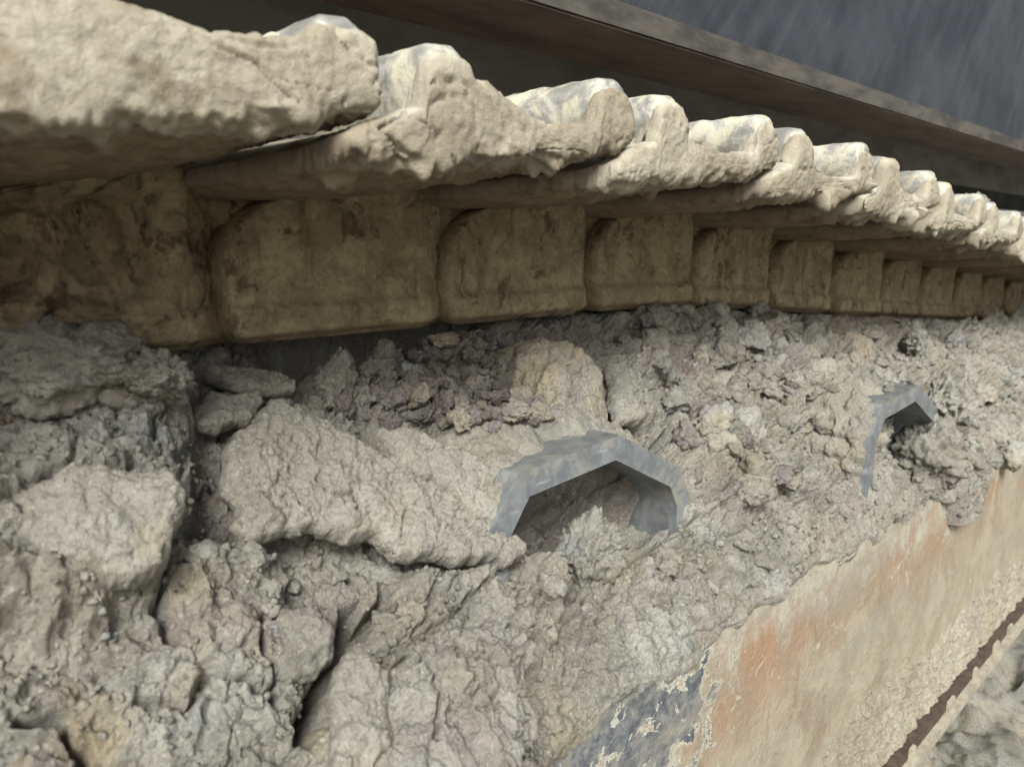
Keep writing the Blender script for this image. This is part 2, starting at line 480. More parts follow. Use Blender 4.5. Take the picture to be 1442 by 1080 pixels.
def panel_mat():
    m, nt, bs = material('scratched dark slate paint')
    v = coords(nt, False)
    # dust streaks and hairline scratches that run down the panel at a slant
    mp = nt.nodes.new('ShaderNodeMapping'); mp.inputs['Rotation'].default_value = (0, R(-40), 0)
    nt.links.new(v, mp.inputs['Vector'])
    s1 = noise(nt, mp.outputs[0], 26, 6, 0.7, 0.1, (1.0, 1, 0.07))
    s2 = noise(nt, mp.outputs[0], 150, 4, 0.65, 0.0, (1.0, 1, 0.05))
    du = noise(nt, v, 5, 6, 0.6)
    c = mix(nt, ramp(nt, du, 0.35, 0.68), (0.018, 0.021, 0.026), (0.040, 0.045, 0.052))
    c = mix(nt, ramp(nt, s1, 0.42, 0.78, 0, 0.35), c, (0.085, 0.092, 0.102))
    c = mix(nt, ramp(nt, s2, 0.60, 0.74, 0, 0.14), c, (0.27, 0.28, 0.29))
    sep = nt.nodes.new('ShaderNodeSeparateXYZ'); nt.links.new(v, sep.inputs[0])
    dustz = math_n(nt, 'MULTIPLY', ramp(nt, sep.outputs[2], CAM[2] + 0.29, CAM[2] + 0.258), ramp(nt, noise(nt, v, 22, 6, 0.65), 0.40, 0.62))
    c = mix(nt, math_n(nt, 'MULTIPLY', dustz, 0.10), c, (0.16, 0.13, 0.09))
    nt.links.new(c, bs.inputs['Base Color'])
    bs.inputs['Roughness'].default_value = 0.48
    bs.inputs['Specular IOR Level'].default_value = 0.22
    b1 = bump(nt, bs, du, 0.004, 0.4)
    bump(nt, bs, noise(nt, v, 300, 4, 0.7), 0.0005, 0.6, b1)
    return m
M_PANEL = panel_mat()

# ------------------------------------------------------------------ ground
def build_ground():
    # fine near the machine, one sheet out to the horizon
    xs = np.concatenate([-np.geomspace(60, 0.8, 24), np.linspace(-0.7, 3.6, 380), np.geomspace(3.8, 60, 24)])
    ys = np.concatenate([-np.geomspace(60, 0.5, 24), np.linspace(-0.45, 1.3, 200), np.geomspace(1.4, 60, 24)])
    X, Y = np.meshgrid(xs, ys, indexing='ij')
    near = sstep(6, 2.5, np.hypot(X - 1.4, Y - 0.4))
    h = 0.05 * fbm2(X * 3.1, Y * 3.1, 4) + 0.012 * fbm2(X * 22, Y * 22, 4)
    f1, e, rd, tl = worley(X * 14 + n2(X * 20, Y * 20) * 0.5, Y * 14, 3)
    h += near * (0.02 * (rd - 0.4) * sstep(0, 0.25, e) + 0.03 * tl)
    f1, e, rd, tl = worley(X * 42, Y * 42 + n2(X * 60, Y * 60) * 0.4, 6)
    h += near * (0.012 * (0.5 - f1) + 0.01 * tl) * sstep(-0.2, 0.3, fbm2(X * 6, Y * 6, 2))
    h = h * (0.35 + 0.65 * near) - 0.02
    V = np.stack([X, Y, h], -1).reshape(-1, 3)
    me = mesh_np('ground', V, grid_faces(len(xs), len(ys)))
    return tag(link('ground', me, M_GROUND), 'churned grey mud ground below the track frame', None, None, 'structure')
build_ground()

# ------------------------------------------------------------------ track frame
frame = empty('track_frame', (0, 0.30, 0))
tag(frame, 'rusty mud smeared track frame side plate along the lower right', 'track frame')
FX0, FX1 = -0.9, 3.6
ZB = CAM[2] - 0.61                         # foot of the side plate
def fpart(name, build, mat, bevel=0.0, parent=frame):
    me = bm_mesh(name, build, bevel)
    o = link(name, me, mat, parent)
    o.matrix_parent_inverse = Matrix.Translation((0, -0.30, 0)) if parent is frame else Matrix.Identity(4)
    return o
fpart('side_plate', lambda b: add_box(b, FX0, FX1, 0.30, 0.318, ZB, EDGE_Z - 0.020), M_PLATE, 0.003)
def slope_plate(b):
    q = [(-0.004, -0.004), (-0.012, -0.016), (0.40, -0.062), (0.40, -0.05)]
    pts = [P0 + ET * t + EN * n for t, n in [(0.020, -0.020), (0.020, -0.032), (0.40, -0.232), (0.40, -0.220)]]
    a = [b.verts.new((FX0, p[1], p[2])) for p in pts]; c = [b.verts.new((FX1, p[1], p[2])) for p in pts]
    b.faces.new(a); b.faces.new(c[::-1])
    for i in range(4): b.faces.new([a[i], c[i], c[(i + 1) % 4], a[(i + 1) % 4]])
fpart('sloping_top_plate', slope_plate, M_FARGREY, 0.002)
fpart('bottom_flange', lambda b: add_box(b, FX0, FX1, 0.268, 0.52, ZB - 0.013, ZB), M_RUST, 0.002)
fpart('lower_lip', lambda b: add_box(b, FX0, FX1, 0.259, 0.50, ZB - 0.024, ZB - 0.0135), M_LIP, 0.002)
# mud drips that bridge the dark edge of the flange
def drip(x, wd):
    def f(b): add_box(b, x, x + wd, 0.2635, 0.2678, ZB - 0.0132, ZB + 0.002)
    return f
for x in (0.80, 0.935, 1.075, 1.19, 1.29, 1.37, 1.50, 1.61, 1.78, 1.95, 2.2, 2.5, 2.8):
    fpart('mud_drip', drip(x, random.uniform(0.010, 0.030)), M_LIP, 0.0008)

# arched hoods over the mud holes, standing out of the slope
ARCH = [(0.326, -0.300), (0.326, -0.196), (0.356, -0.156), (0.466, -0.148), (0.552, -0.192), (0.569, -0.222), (0.569, -0.300)]
def arch_mesh():
    cz = CAM[2]
    outer = [np.array(p) for p in ARCH]
    # inner outline: offset every edge inwards by the plate thickness
    th = 0.019
    inner = []
    for i, p in enumerate(outer):
        def nrm(a, b):
            d = b - a; d = d / np.linalg.norm(d); return np.array([d[1], -d[0]])
        if i == 0: nn = nrm(outer[0], outer[1]); q = p + nn * th
        elif i == len(outer) - 1: nn = nrm(outer[-2], outer[-1]); q = p + nn * th
        else:
            a, b = nrm(outer[i - 1], p), nrm(p, outer[i + 1])
            m = (a + b) / np.linalg.norm(a + b)
            q = p + m * th / (m @ a)
        inner.append(q)
    def build(bm):
        y0, y1 = 0.36, 0.53
        F_ = []
        for y in (y0, y1):
            F_.append(([bm.verts.new((p[0], y, cz + p[1])) for p in outer], [bm.verts.new((p[0], y, cz + p[1])) for p in inner]))
        n = len(outer)
        for i in range(n - 1):
            (ao, ai), (bo, bi) = F_
            bm.faces.new([ao[i], ao[i + 1], ai[i + 1], ai[i]])
            bm.faces.new([bo[i + 1], bo[i], bi[i], bi[i + 1]])
            bm.faces.new([ao[i + 1], ao[i], bo[i], bo[i + 1]])
            bm.faces.new([ai[i], ai[i + 1], bi[i + 1], bi[i]])
        for i in (0, n - 1):
            f = [F_[0][0][i], F_[0][1][i], F_[1][1][i], F_[1][0][i]]
            bm.faces.new(f if i else f[::-1])
    return bm_mesh('arch_hood', build, 0.0035, 3)
am = arch_mesh()
ARCH_DX = 0.535
for i in range(2):
    o = link('arch_hood', am, M_STEEL, frame)
    o.matrix_parent_inverse = Matrix.Translation((0, -0.30, 0))
    o.location = (ARCH_DX * i, -0.042 * i, -0.024 * i)
    o['label'] = ['blue grey bent steel hood over an open mud hole', 'half buried bent steel hood further along'][i]

# ------------------------------------------------------------------ carrier rollers: an ochre bracket with a roller under the chain
def roller_thing(x, label):
    r = empty('carrier_roller', (x, 0.47, EDGE_Z + 0.178))
    tag(r, label, 'roller', 'carrier rollers under the chain')
    def bracket(b):
        # squat rounded casting: a boxy lump, wider at the foot, caked all over
        bmesh.ops.create_icosphere(b, subdivisions=6, radius=1.0)
        P = np.array([v.co for v in b.verts])
        Q = np.sign(P) * np.abs(P) ** 0.52
        Q = Q * np.array([0.043, 0.050, 0.070]) * (1 - 0.12 * Q[:, 2:3])
        nrm = P / np.linalg.norm(P, axis=1, keepdims=True)
        d = 0.0065 * fbm3(Q * 24 + x, 3, 0.55) + 0.0030 * fbm3(Q * np.array([90, 90, 24]) + x, 3) + 0.0016 * fbm3(Q * 150 + x, 3, 0.6)
        d = d - 0.005 * sstep(0.95, 1.0, 1 - np.abs(fbm3(Q * np.array([28, 28, 12]) + 5 + x, 2)))
        Q = Q + nrm * d[:, None]
        for v, q in zip(b.verts, Q): v.co = q
    bme = bm_mesh('bracket', bracket)
    bP = np.array([v.co for v in bme.vertices])
    och = sstep(-0.02, 0.03, bP[:, 2]) * sstep(-0.25, 0.3, fbm3(bP * 30 + x, 3))
    attr(bme, 'ochre', 0.9 * och); attr(bme, 'damp', 0.25 * sstep(0.0, 0.5, fbm3(bP * 22 + 9, 2))); attr(bme, 'tan', 0.4 + 0 * och)
    bk = link('bracket', bme, M_MUD, r); bk.location = (0, 0.0, -0.030)
    def roll(b):
        m = Matrix.Translation((0.030, 0.150, -0.006)) @ Matrix.Rotation(math.pi / 2, 4, 'X')
        bmesh.ops.create_cone(b, cap_ends=True, segments=48, radius1=0.052, radius2=0.052, depth=0.16, matrix=m)
    link('roller', bm_mesh('roller', roll, 0.006, 3), M_OCHRE, r)
    return r
roller_thing(0.492, 'ochre caked carrier roller bracket above the near steel hood')
fr = roller_thing(1.12, 'buried carrier roller bracket above the far steel hood')
fr.location.z -= 0.045

# ------------------------------------------------------------------ packed mud on the sloping frame top
# profile of the mud bed: up the outer face, over the edge, up the slope, then level under the chain
tt = np.linspace(-0.10, 0.62, 1441)
ang = R(90) + (SLO - R(90)) * sstep(-0.022, 0.022, tt)
ang = ang + (R(3) - SLO) * sstep(0.315, 0.385, tt)
py = np.cumsum(np.cos(ang)) * (tt[1] - tt[0]); pz = np.cumsum(np.sin(ang)) * (tt[1] - tt[0])
k0 = np.searchsorted(tt, 0.10)
py += (P0 + ET * 0.10)[1] - py[k0]; pz += (P0 + ET * 0.10)[2] - pz[k0]
pny, pnz = -np.sin(ang), np.cos(ang)

# regions and relief, measured on the slope: (outline, height, edge width, edge roughness)
def S(pts, n=0.0): return [on_slope(x, y, n) for x, y in pts]
RELIEF = [
    (S([(-400, 1500), (-300, 860), (60, 840), (230, 815), (300, 770), (400, 760), (560, 800), (690, 800), (745, 850), (742, 1000), (740, 1500)], 0.02), 0.030, 0.007, 0.006),
    (S([(-500, 470), (60, 490), (130, 490), (225, 510), (262, 560), (285, 680), (262, 770), (200, 822), (120, 838), (40, 846), (-400, 850)], 0.035), 0.042, 0.030, 0.014),
    (S([(-500, 600), (40, 600), (150, 615), (230, 640), (262, 700), (240, 780), (120, 820), (-400, 850)], 0.05), 0.014, 0.022, 0.012),
    (S([(400, 762), (500, 772), (565, 800), (560, 860), (520, 900), (500, 960), (440, 1000), (425, 900), (395, 860), (380, 800)], 0.02), -0.020, 0.010, 0.008),
    (S([(-400, 850), (120, 850), (235, 830), (225, 900), (160, 960), (60, 980), (-400, 980)], 0.02), -0.018, 0.014, 0.010),
    (S([(470, 930), (560, 910), (640, 900), (720, 930), (738, 1400), (480, 1400)], 0.03), 0.012, 0.008, 0.006),
    (S([(270, 600), (330, 590), (325, 660), (300, 700), (320, 760), (290, 780), (275, 700)], 0.0), -0.016, 0.007, 0.005),
    (S([(370, 420), (725, 420), (718, 450), (640, 466), (590, 482), (520, 505), (430, 515), (370, 505)]), -0.10, 0.012, 0.008),
    # the mouth of the near hood and what lies in it
    (S([(700, 742), (750, 690), (880, 660), (950, 700), (952, 772), (900, 775), (830, 800), (760, 785)]), -0.060, 0.013, 0.004),
    (S([(740, 800), (750, 770), (790, 780), (780, 870), (745, 860)]), 0.02, 0.008, 0.005),
    # chunks above and right of it
    (S([(860, 455), (1000, 450), (1090, 470), (1110, 540), (1120, 620), (1090, 700), (1000, 740), (985, 690), (940, 620), (890, 600), (855, 540)]), 0.018, 0.012, 0.008),
    (S([(850, 520), (905, 530), (905, 600), (880, 612), (850, 575)]), 0.012, 0.005, 0.003),
    (S([(1215, 520), (1290, 500), (1330, 530), (1310, 545), (1250, 555)]), 0.020, 0.012, 0.006),
    (S([(1250, 640), (1262, 590), (1290, 566), (1335, 562), (1350, 600), (1335, 660), (1290, 680), (1255, 680)]), -0.045, 0.006, 0.003),
    (S([(1335, 600), (1400, 590), (1442, 640), (1430, 720), (1400, 800), (1345, 800), (1350, 700)]), 0.022, 0.010, 0.006),
]
CRACKS = [  # deep fissures: (line, depth, half width)
    (S([(512, 838), (500, 870), (486, 890), (478, 915), (470, 950), (452, 985), (446, 1020)], 0.03), 0.05, 0.0042),
    (S([(452, 862), (468, 880), (462, 905), (478, 915)], 0.03), 0.03, 0.003),
    (S([(366, 868), (368, 900), (378, 925), (392, 958), (398, 985)], 0.03), 0.022, 0.0017),
    (S([(560, 800), (530, 850), (512, 838)], 0.03), 0.03, 0.0022),
    (S([(330, 950), (370, 955), (392, 958)], 0.03), 0.012, 0.0014),
    (S([(230, 790), (226, 850), (232, 900)], 0.03), 0.02, 0.002),
    (S([(580, 935), (600, 960), (608, 1000), (606, 1060)], 0.03), 0.012, 0.0013),
    (S([(560, 935), (530, 950), (500, 948)], 0.03), 0.014, 0.0014),
    (S([(712, 1010), (705, 1040), (716, 1080)], 0.03), 0.012, 0.0014),
    (S([(0, 1020), (60, 1015), (110, 1060), (130, 1100)], 0.03), 0.025, 0.0024),
    (S([(930, 590), (938, 610), (930, 635)]), 0.03, 0.0035),
    (S([(1035, 900), (1040, 940), (1038, 970)]), 0.012, 0.0022),
    (S([(170, 1000), (240, 1010), (270, 960), (330, 950)], 0.03), 0.012, 0.0015),
]
W_CRUMB = [S([(420, 500), (560, 480), (690, 470), (725, 520), (722, 640), (690, 660), (600, 640), (520, 600), (440, 560)]),
           S([(850, 445), (960, 440), (1110, 450), (1140, 560), (1120, 690), (1000, 720), (930, 600), (860, 540)]),
           S([(-100, 470), (230, 480), (265, 560), (230, 620), (-100, 590)])]
def build_mud():
    # spacing grows with the distance from the near end
    xs = [-0.16]
    while xs[-1] < 2.9:
        xs.append(xs[-1] + 0.0021 * max(0.26, 0.695 * xs[-1] + 0.30))
    xs = np.array(xs)
    ts = np.concatenate([np.arange(-0.075, 0.40, 0.00108), np.arange(0.40, 0.60, 0.004)])
    X, T = np.meshgrid(xs, ts, indexing='ij')
    X = X.astype(np.float32); T = T.astype(np.float32)
    wx = X + 0.010 * fbm2(X * 14, T * 14, 3, ox=3.0); wt = T + 0.010 * fbm2(X * 14, T * 14, 3, ox=41.0)
    wx2 = wx + 0.0025 * fbm2(X * 90, T * 90, 2, ox=9.0); wt2 = wt + 0.0025 * fbm2(X * 90, T * 90, 2, ox=77.0)
    H = 0.016 * fbm2(X * 7, T * 7, 2, ox=1.0)
    rough_edge = fbm2(X * 45, T * 45, 4, ox=19.0)
    lab = np.zeros_like(H)
    for poly, hgt, ew, er in RELIEF:
        xs_, ts_ = zip(*poly)
        m = poly_sd(0.5 * (wx + X), 0.5 * (wt + T), poly)
        H += hgt * sstep(-ew, ew, m + er * rough_edge)
    crumb = np.zeros_like(H)
    for poly in W_CRUMB:
        crumb = np.maximum(crumb, sstep(-0.02, 0.02, poly_sd(wx, wt, poly)))
    # broken faces: every cell is a facet with its own height and tilt, dark joints between
    patchy = lambda o: 0.35 + 0.9 * sstep(-0.25, 0.35, fbm2(X * 5, T * 5, 2, ox=o))
    leftw = sstep(0.34, 0.26, X)
    for sc_, amp, g in ((13, 0.014, 0.10), (29, 0.0085, 0.13), (66, 0.0045, 0.16)):
        f1, e, rd, tl = worley(wx2 * sc_ + 3, wt2 * sc_ * 1.15 + 8, int(sc_))
        wgt = (0.75 - (0.30 if sc_ < 60 else 0.45) * leftw - 0.35 * crumb * (1 - leftw)) * patchy(sc_)
        H += wgt * amp * ((rd - 0.5) + 1.5 * tl + 0.95 * (sstep(0, g * 1.5, e) - 1))
    # clumpy clods: knobs of several sizes heaped on each other
    bumpy = crumb * (1 - leftw) + 0.55 * sstep(0.32, 0.42, X) * sstep(0.02, 0.08, T) * sstep(-0.1, 0.4, fbm2(X * 8, T * 8, 2, ox=81.0))
    for sc_, amp in ((21, 0.020), (37, 0.013), (70, 0.0070), (125, 0.0036)):
        jx = wx + 0.16 / sc_ * fbm2(X * sc_ * 2.2, T * sc_ * 2.2, 3, 0.6, ox=sc_); jt = wt + 0.16 / sc_ * fbm2(X * sc_ * 2.2, T * sc_ * 2.2, 3, 0.6, ox=sc_ + 50.0)
        f1, e, rd, tl = worley(jx * sc_ + 1, jt * sc_ + 2, int(sc_))
        H += np.clip(bumpy, 0, 1.1) * amp * (np.sqrt(np.clip(1 - (f1 * (1.15 + 0.4 * rd)) ** 2, 0, 1)) * (0.35 + 0.9 * rd) - 0.5 + 0.8 * tl)
    # pits left where crumbs fell out
    f1, e, rd, tl = worley(wx2 * 52, wt2 * 52, 8)
    H -= 0.009 * sstep(0.42, 0.12, f1) * (rd > 0.74) * (0.4 + 0.6 * crumb)
    # crumbly lumps and pits
    f1, e, rd, tl = worley(wx2 * 120, wt2 * 120, 5)
    H += (0.0012 + 0.0028 * crumb) * (0.5 - f1) * sstep(-0.2, 0.3, fbm2(X * 9, T * 9, 2, ox=5.5))
    H += 0.0030 * fbm2(X * 40, T * 40, 4, 0.58, ox=2.0) + 0.0011 * fbm2(X * 190, T * 190, 3, 0.6, ox=6.0)
    rid = 1 - np.abs(fbm2(X * 30, T * 22, 3, 0.5, ox=8.0))
    H -= 0.006 * sstep(0.93, 1.0, rid) * sstep(-0.1, 0.3, n2(X * 6 + 4, T * 6))
    for sc_, dep in ((8, 0.010), (19, 0.006)):
        f1, e, rd, tl = worley(wx2 * sc_ + 6 + 0.12 * rough_edge, wt2 * sc_ + 4 + 0.12 * rough_edge, 11 + sc_)
        H -= dep * sstep(0.035, 0.006, e) * sstep(-0.15, 0.2, fbm2(X * 7, T * 7, 2, ox=sc_ + 7.0)) * (0.4 + 0.6 * leftw)
    # slumped streaks that run down the slope near the frame's edge
    sm = sstep(0.09, 0.0, T) * sstep(0.30, 0.40, X)
    H = H * (1 - 0.55 * sm) + sm * (0.0045 * fbm2(X * 55, T * 9, 3, ox=12.0) - 0.004)
    for pts, dep, hw in CRACKS:
        d = line_d(wx + 0.0015 * rough_edge, wt + 0.0015 * rough_edge, [(a + 0.0, b) for a, b in pts])
        H -= dep * np.exp(-(d / hw) ** 2)
    # the lower margin: mud thins out and ends on the face of the side plate
    edge = -0.034 + 0.022 * fbm2(X * 9, X * 0 + 3.3, 4) + 0.004 * fbm2(X * 40, T * 10, 3, ox=4.0)
    lobe = 0.075 * np.exp(-((X - 1.16) / 0.055) ** 4) + 0.05 * np.exp(-((X - 1.62) / 0.12) ** 4) + 0.03 * np.exp(-((X - 2.1) / 0.2) ** 4)
    left = sstep(0.325, 0.29, X + 0.01 * rough_edge)      # the big mass goes over the edge
    edge = edge - lobe - 0.3 * left
    thin = sstep(-0.012, 0.026, T - edge)
    H = np.where(T < 0.05, H * (thin * sstep(-0.06, 0.05, T - 0.6 * edge) + (1 - thin) * 0) + (thin * 0.006 + lobe * 0.18 * thin) - (1 - thin) * 0.012, H)
    # level bed under the chain: keep it below the links
    drop = track_drop(X)
    top_cap = 0.0045 * fbm2(X * 30, T * 30, 3, ox=30.0)
    idx = np.clip(((T - tt[0]) / (tt[1] - tt[0])), 0, len(tt) - 1.001)
    i0 = idx.astype(int); fr = idx - i0
    L = lambda a: a[i0] * (1 - fr) + a[i0 + 1] * fr
    Y = L(py) + L(pny) * H; Z = L(pz) + L(pnz) * H
    # small sideways shifts give undercuts
    k = 0.0024 * np.clip(1 - sm, 0, 1)
    XX = X + k * fbm2(X * 75, T * 75, 3, ox=50.0)
    Z = Z + k * fbm2(X * 75, T * 75, 3, ox=60.0)
    lim = CAM[2] - 0.071 - drop + top_cap
    Z = np.where(Y > 0.455, np.minimum(Z, lim), Z)
    V = np.stack([XX, Y, Z], -1).reshape(-1, 3)
    me = mesh_np('packed_mud', V, grid_faces(len(xs), len(ts)))
    # soil colour: damp purplish crumbs, ochre stains, tan
    damp = 0.75 * crumb * sstep(-0.3, 0.4, fbm2(X * 16, T * 16, 3, ox=70.0)) * sstep(1.2, 0.6, X)
    damp = np.maximum(damp, 0.65 * sstep(0.10, 0.55, fbm2(X * 10, T * 12, 4, 0.6, ox=120.0)))
    och = sstep(0.1, 0.6, fbm2(X * 18, T * 18, 3, ox=90.0)) * (0.55 * sstep(0.14, 0.06, X) + 0.15)
    tan = 0.8 * sstep(-0.1, 0.35, fbm2(X * 6, T * 6, 3, ox=33.0))
    attr(me, 'damp', damp); attr(me, 'ochre', och); attr(me, 'tan', tan)
    o = link('packed_mud', me, M_MUD)
    tag(o, 'thick grey dried mud packed over the sloping track frame', None, None, 'stuff')
    return o, xs, ts, V.reshape(len(xs), len(ts), 3), crumb

SOFT = 0.09
def track_drop(X):
    """how far the upper run has sunk at x, it falls towards the far end"""
    X = np.asarray(X, float)
    return 0.083 * SOFT * np.log1p(np.exp(np.clip((X - 0.70) / SOFT, -30, 30)))

mud, MXS, MTS, MV, MCR = build_mud()
def mud_at(x, t):
    i = int(np.clip(np.searchsorted(MXS, x), 1, len(MXS) - 2)); j = int(np.clip(np.searchsorted(MTS, t), 1, len(MTS) - 2))
    p = MV[i, j]
    n = np.cross(MV[min(i + 6, len(MXS) - 1), j] - MV[max(i - 6, 0), j], MV[i, min(j + 6, len(MTS) - 1)] - MV[i, max(j - 6, 0)])
    return p, n / (np.linalg.norm(n) + 1e-9)

# ------------------------------------------------------------------ slabs and flakes of dried mud with real thickness
def slab_mesh(name, poly_px, n0, th, under, seed, res=0.0011, cracks=(), tilt=(0, 0), rough=1.0):
    poly = np.array(S(poly_px, n0))
    x0, t0 = poly.min(0) - 0.012; x1, t1 = poly.max(0) + 0.012
    gx = np.arange(x0, x1, res); gt = np.arange(t0, t1, res)
    X, T = np.meshgrid(gx, gt, indexing='ij')
    rg = fbm2(X * 50, T * 50, 4, 0.6, ox=seed)
    sdv = poly_sd(X + 0.004 * fbm2(X * 30, T * 30, 2, ox=seed + 3), T + 0.004 * fbm2(X * 30, T * 30, 2, ox=seed + 8), poly) + 0.0035 * rg
    keep = sdv > 0
    cx, ct = poly.mean(0)
    e = np.clip(sdv / (th * 0.8), 0, 1)
    rim = np.sqrt(1 - (1 - e) ** 2)
    f1, ee, rd, tl = worley(X * 26 + seed, T * 26 + 0.3 * rg, int(seed) % 9)
    rel = 0.0045 * fbm2(X * 18, T * 18, 3, ox=seed + 20) + rough * (0.0020 * fbm2(X * 70, T * 70, 4, 0.6, ox=seed + 30) + 0.0030 * tl + 0.0007 * fbm2(X * 260, T * 260, 2, ox=seed))
    f1b, eb, rdb, tlb = worley(X * 95 + 0.4 * rg, T * 95, int(seed + 4) % 9)
    rel += rough * 0.0016 * (0.45 - f1b) * sstep(0.05, 0.4, fbm2(X * 14, T * 14, 2, ox=seed + 44))
    for pts, dep, hw in cracks:
        d = line_d(X + 0.0022 * rg, T + 0.0022 * rg, S(pts, n0))
        rel -= dep * np.exp(-(d / hw) ** 2)
    base = n0 + tilt[0] * (X - cx) + tilt[1] * (T - ct)
    top = base + rim * (th + rel) + (1 - rim) * 0.3 * rel
    bot = base - under * np.clip(sdv / 0.02, 0, 1) ** 0.5 + 0.003 * rg * e
    # cells whose four corners are inside
    kc = keep[:-1, :-1] & keep[1:, :-1] & keep[:-1, 1:] & keep[1:, 1:]
    used = np.zeros_like(keep)
    for a in (0, 1):
        for b in (0, 1):
            used[a:used.shape[0] - 1 + a, b:used.shape[1] - 1 + b] |= kc
    full = np.zeros_like(keep)
    full[1:-1, 1:-1] = kc[:-1, :-1] & kc[1:, :-1] & kc[:-1, 1:] & kc[1:, 1:]
    bd = used & ~full
    idt = -np.ones(keep.shape, int); nt_ = used.sum(); idt[used] = np.arange(nt_)
    inn = used & ~bd
    idb = idt.copy(); nb = inn.sum(); idb[inn] = nt_ + np.arange(nb)
    def pos(Xa, Ta, Na): return P0 + Xa[:, None] * np.array([1, 0, 0]) + Ta[:, None] * ET + Na[:, None] * EN
    V = np.concatenate([pos(X[used], T[used], top[used]), pos(X[inn], T[inn], bot[inn])])
    q = np.argwhere(kc)
    i, j = q[:, 0], q[:, 1]
    ft = np.stack([idt[i, j], idt[i + 1, j], idt[i + 1, j + 1], idt[i, j + 1]], 1)
    fb = np.stack([idb[i, j], idb[i, j + 1], idb[i + 1, j + 1], idb[i + 1, j]], 1)
    allf = np.concatenate([ft, fb])
    ed = np.concatenate([allf[:, [0, 1]], allf[:, [1, 2]], allf[:, [2, 3]], allf[:, [3, 0]]])
    rimw = np.concatenate([sdv[used], sdv[inn]])
    rimw = (0.55 * sstep(0.005, 0.001, rimw))[:, None]
    cntv = np.zeros(len(V)); np.add.at(cntv, ed[:, 0], 1); np.add.at(cntv, ed[:, 1], 1)
    for _ in range(6):
        acc = np.zeros_like(V); np.add.at(acc, ed[:, 0], V[ed[:, 1]]); np.add.at(acc, ed[:, 1], V[ed[:, 0]])
        V = V + rimw * (acc / cntv[:, None] - V)
    jit = 0.0012 * np.stack([fbm3(V * 160, 2), fbm3(V * 160 + 9, 2), fbm3(V * 160 + 21, 2)], 1)
    V = V + jit
    c = V.mean(0)
    me = mesh_np(name, V - c, np.concatenate([ft, fb]))
    return me, c

def slab(name, label, cat, mat, *a, group=None, **k):
    me, c = slab_mesh(name, *a, **k)
    o = link(name, me, mat); o.location = c
    return tag(o, label, cat, group)

slab('mud_slab', 'large flat pale tan slab of cracked dried mud left of the steel hood', 'mud slab', M_SLAB,
     [(318, 640), (338, 606), (380, 580), (425, 582), (470, 610), (520, 640), (560, 650), (610, 690), (670, 725), (728, 770), (742, 800), (715, 806), (690, 795), (640, 806), (600, 796), (560, 796), (520, 772), (490, 778), (440, 756), (400, 760), (352, 772), (318, 752), (304, 706), (312, 672)],
     0.020, 0.017, 0.012, 4, rough=1.6,
     cracks=[([(436, 690), (452, 712), (470, 716), (488, 706), (492, 735)], 0.006, 0.0011), ([(380, 690), (400, 706), (416, 735)], 0.004, 0.0010), ([(540, 700), (560, 730), (552, 770)], 0.004, 0.0009), ([(600, 715), (640, 722)], 0.003, 0.001)])
slab('mud_flake', 'flat grey mud flake lying under the chain behind the pale slab', 'mud flake', M_SLAB,
     [(282, 528), (300, 512), (345, 520), (392, 532), (420, 552), (408, 568), (350, 566), (300, 548)], 0.006, 0.010, 0.008, 11, tilt=(0, -0.25))
slab('mud_flake', 'second mud flake wedged between left mound and pale slab', 'mud flake', M_SLAB,
     [(264, 575), (290, 556), (340, 560), (380, 575), (350, 600), (315, 614), (275, 612)], 0.006, 0.014, 0.010, 23, tilt=(0.1, -0.1))
slab('mud_flake', 'tan mud plate beside the crumbs touching the left side of the hood', 'mud flake', M_SLAB,
     [(520, 615), (560, 605), (620, 640), (680, 650), (722, 650), (738, 668), (716, 705), (704, 745), (690, 755), (620, 705), (560, 660)], 0.030, 0.014, 0.040, 31)
slab('mud_lump', 'pale rounded mud shelf jutting at the left picture edge', 'mud lump', M_SLAB,
     [(20, 690), (90, 660), (180, 665), (250, 690), (268, 740), (240, 790), (180, 826), (120, 820), (60, 800), (20, 760)], 0.054, 0.018, 0.020, 47)
slab('mud_lump', 'smooth pale mud block low beside the black fissure', 'mud lump', M_SLAB,
     [(470, 925), (500, 915), (545, 940), (560, 985), (545, 1060), (500, 1120), (455, 1100), (450, 1010)], 0.036, 0.014, 0.012, 59, rough=1.2)
slab('mud_lump', 'broken mud block between the fissure and the thin crack', 'mud lump', M_CLOD,
     [(380, 860), (430, 855), (466, 880), (470, 930), (440, 960), (400, 960), (376, 910)], 0.026, 0.014, 0.012, 63, rough=1.5)
slab('mud_lump', 'angular mud wedge leaning on the ochre bracket', 'mud lump', M_MUD,
     [(852, 520), (890, 530), (905, 590), (900, 606), (868, 596), (850, 566)], 0.012, 0.014, 0.010, 71, res=0.0009)

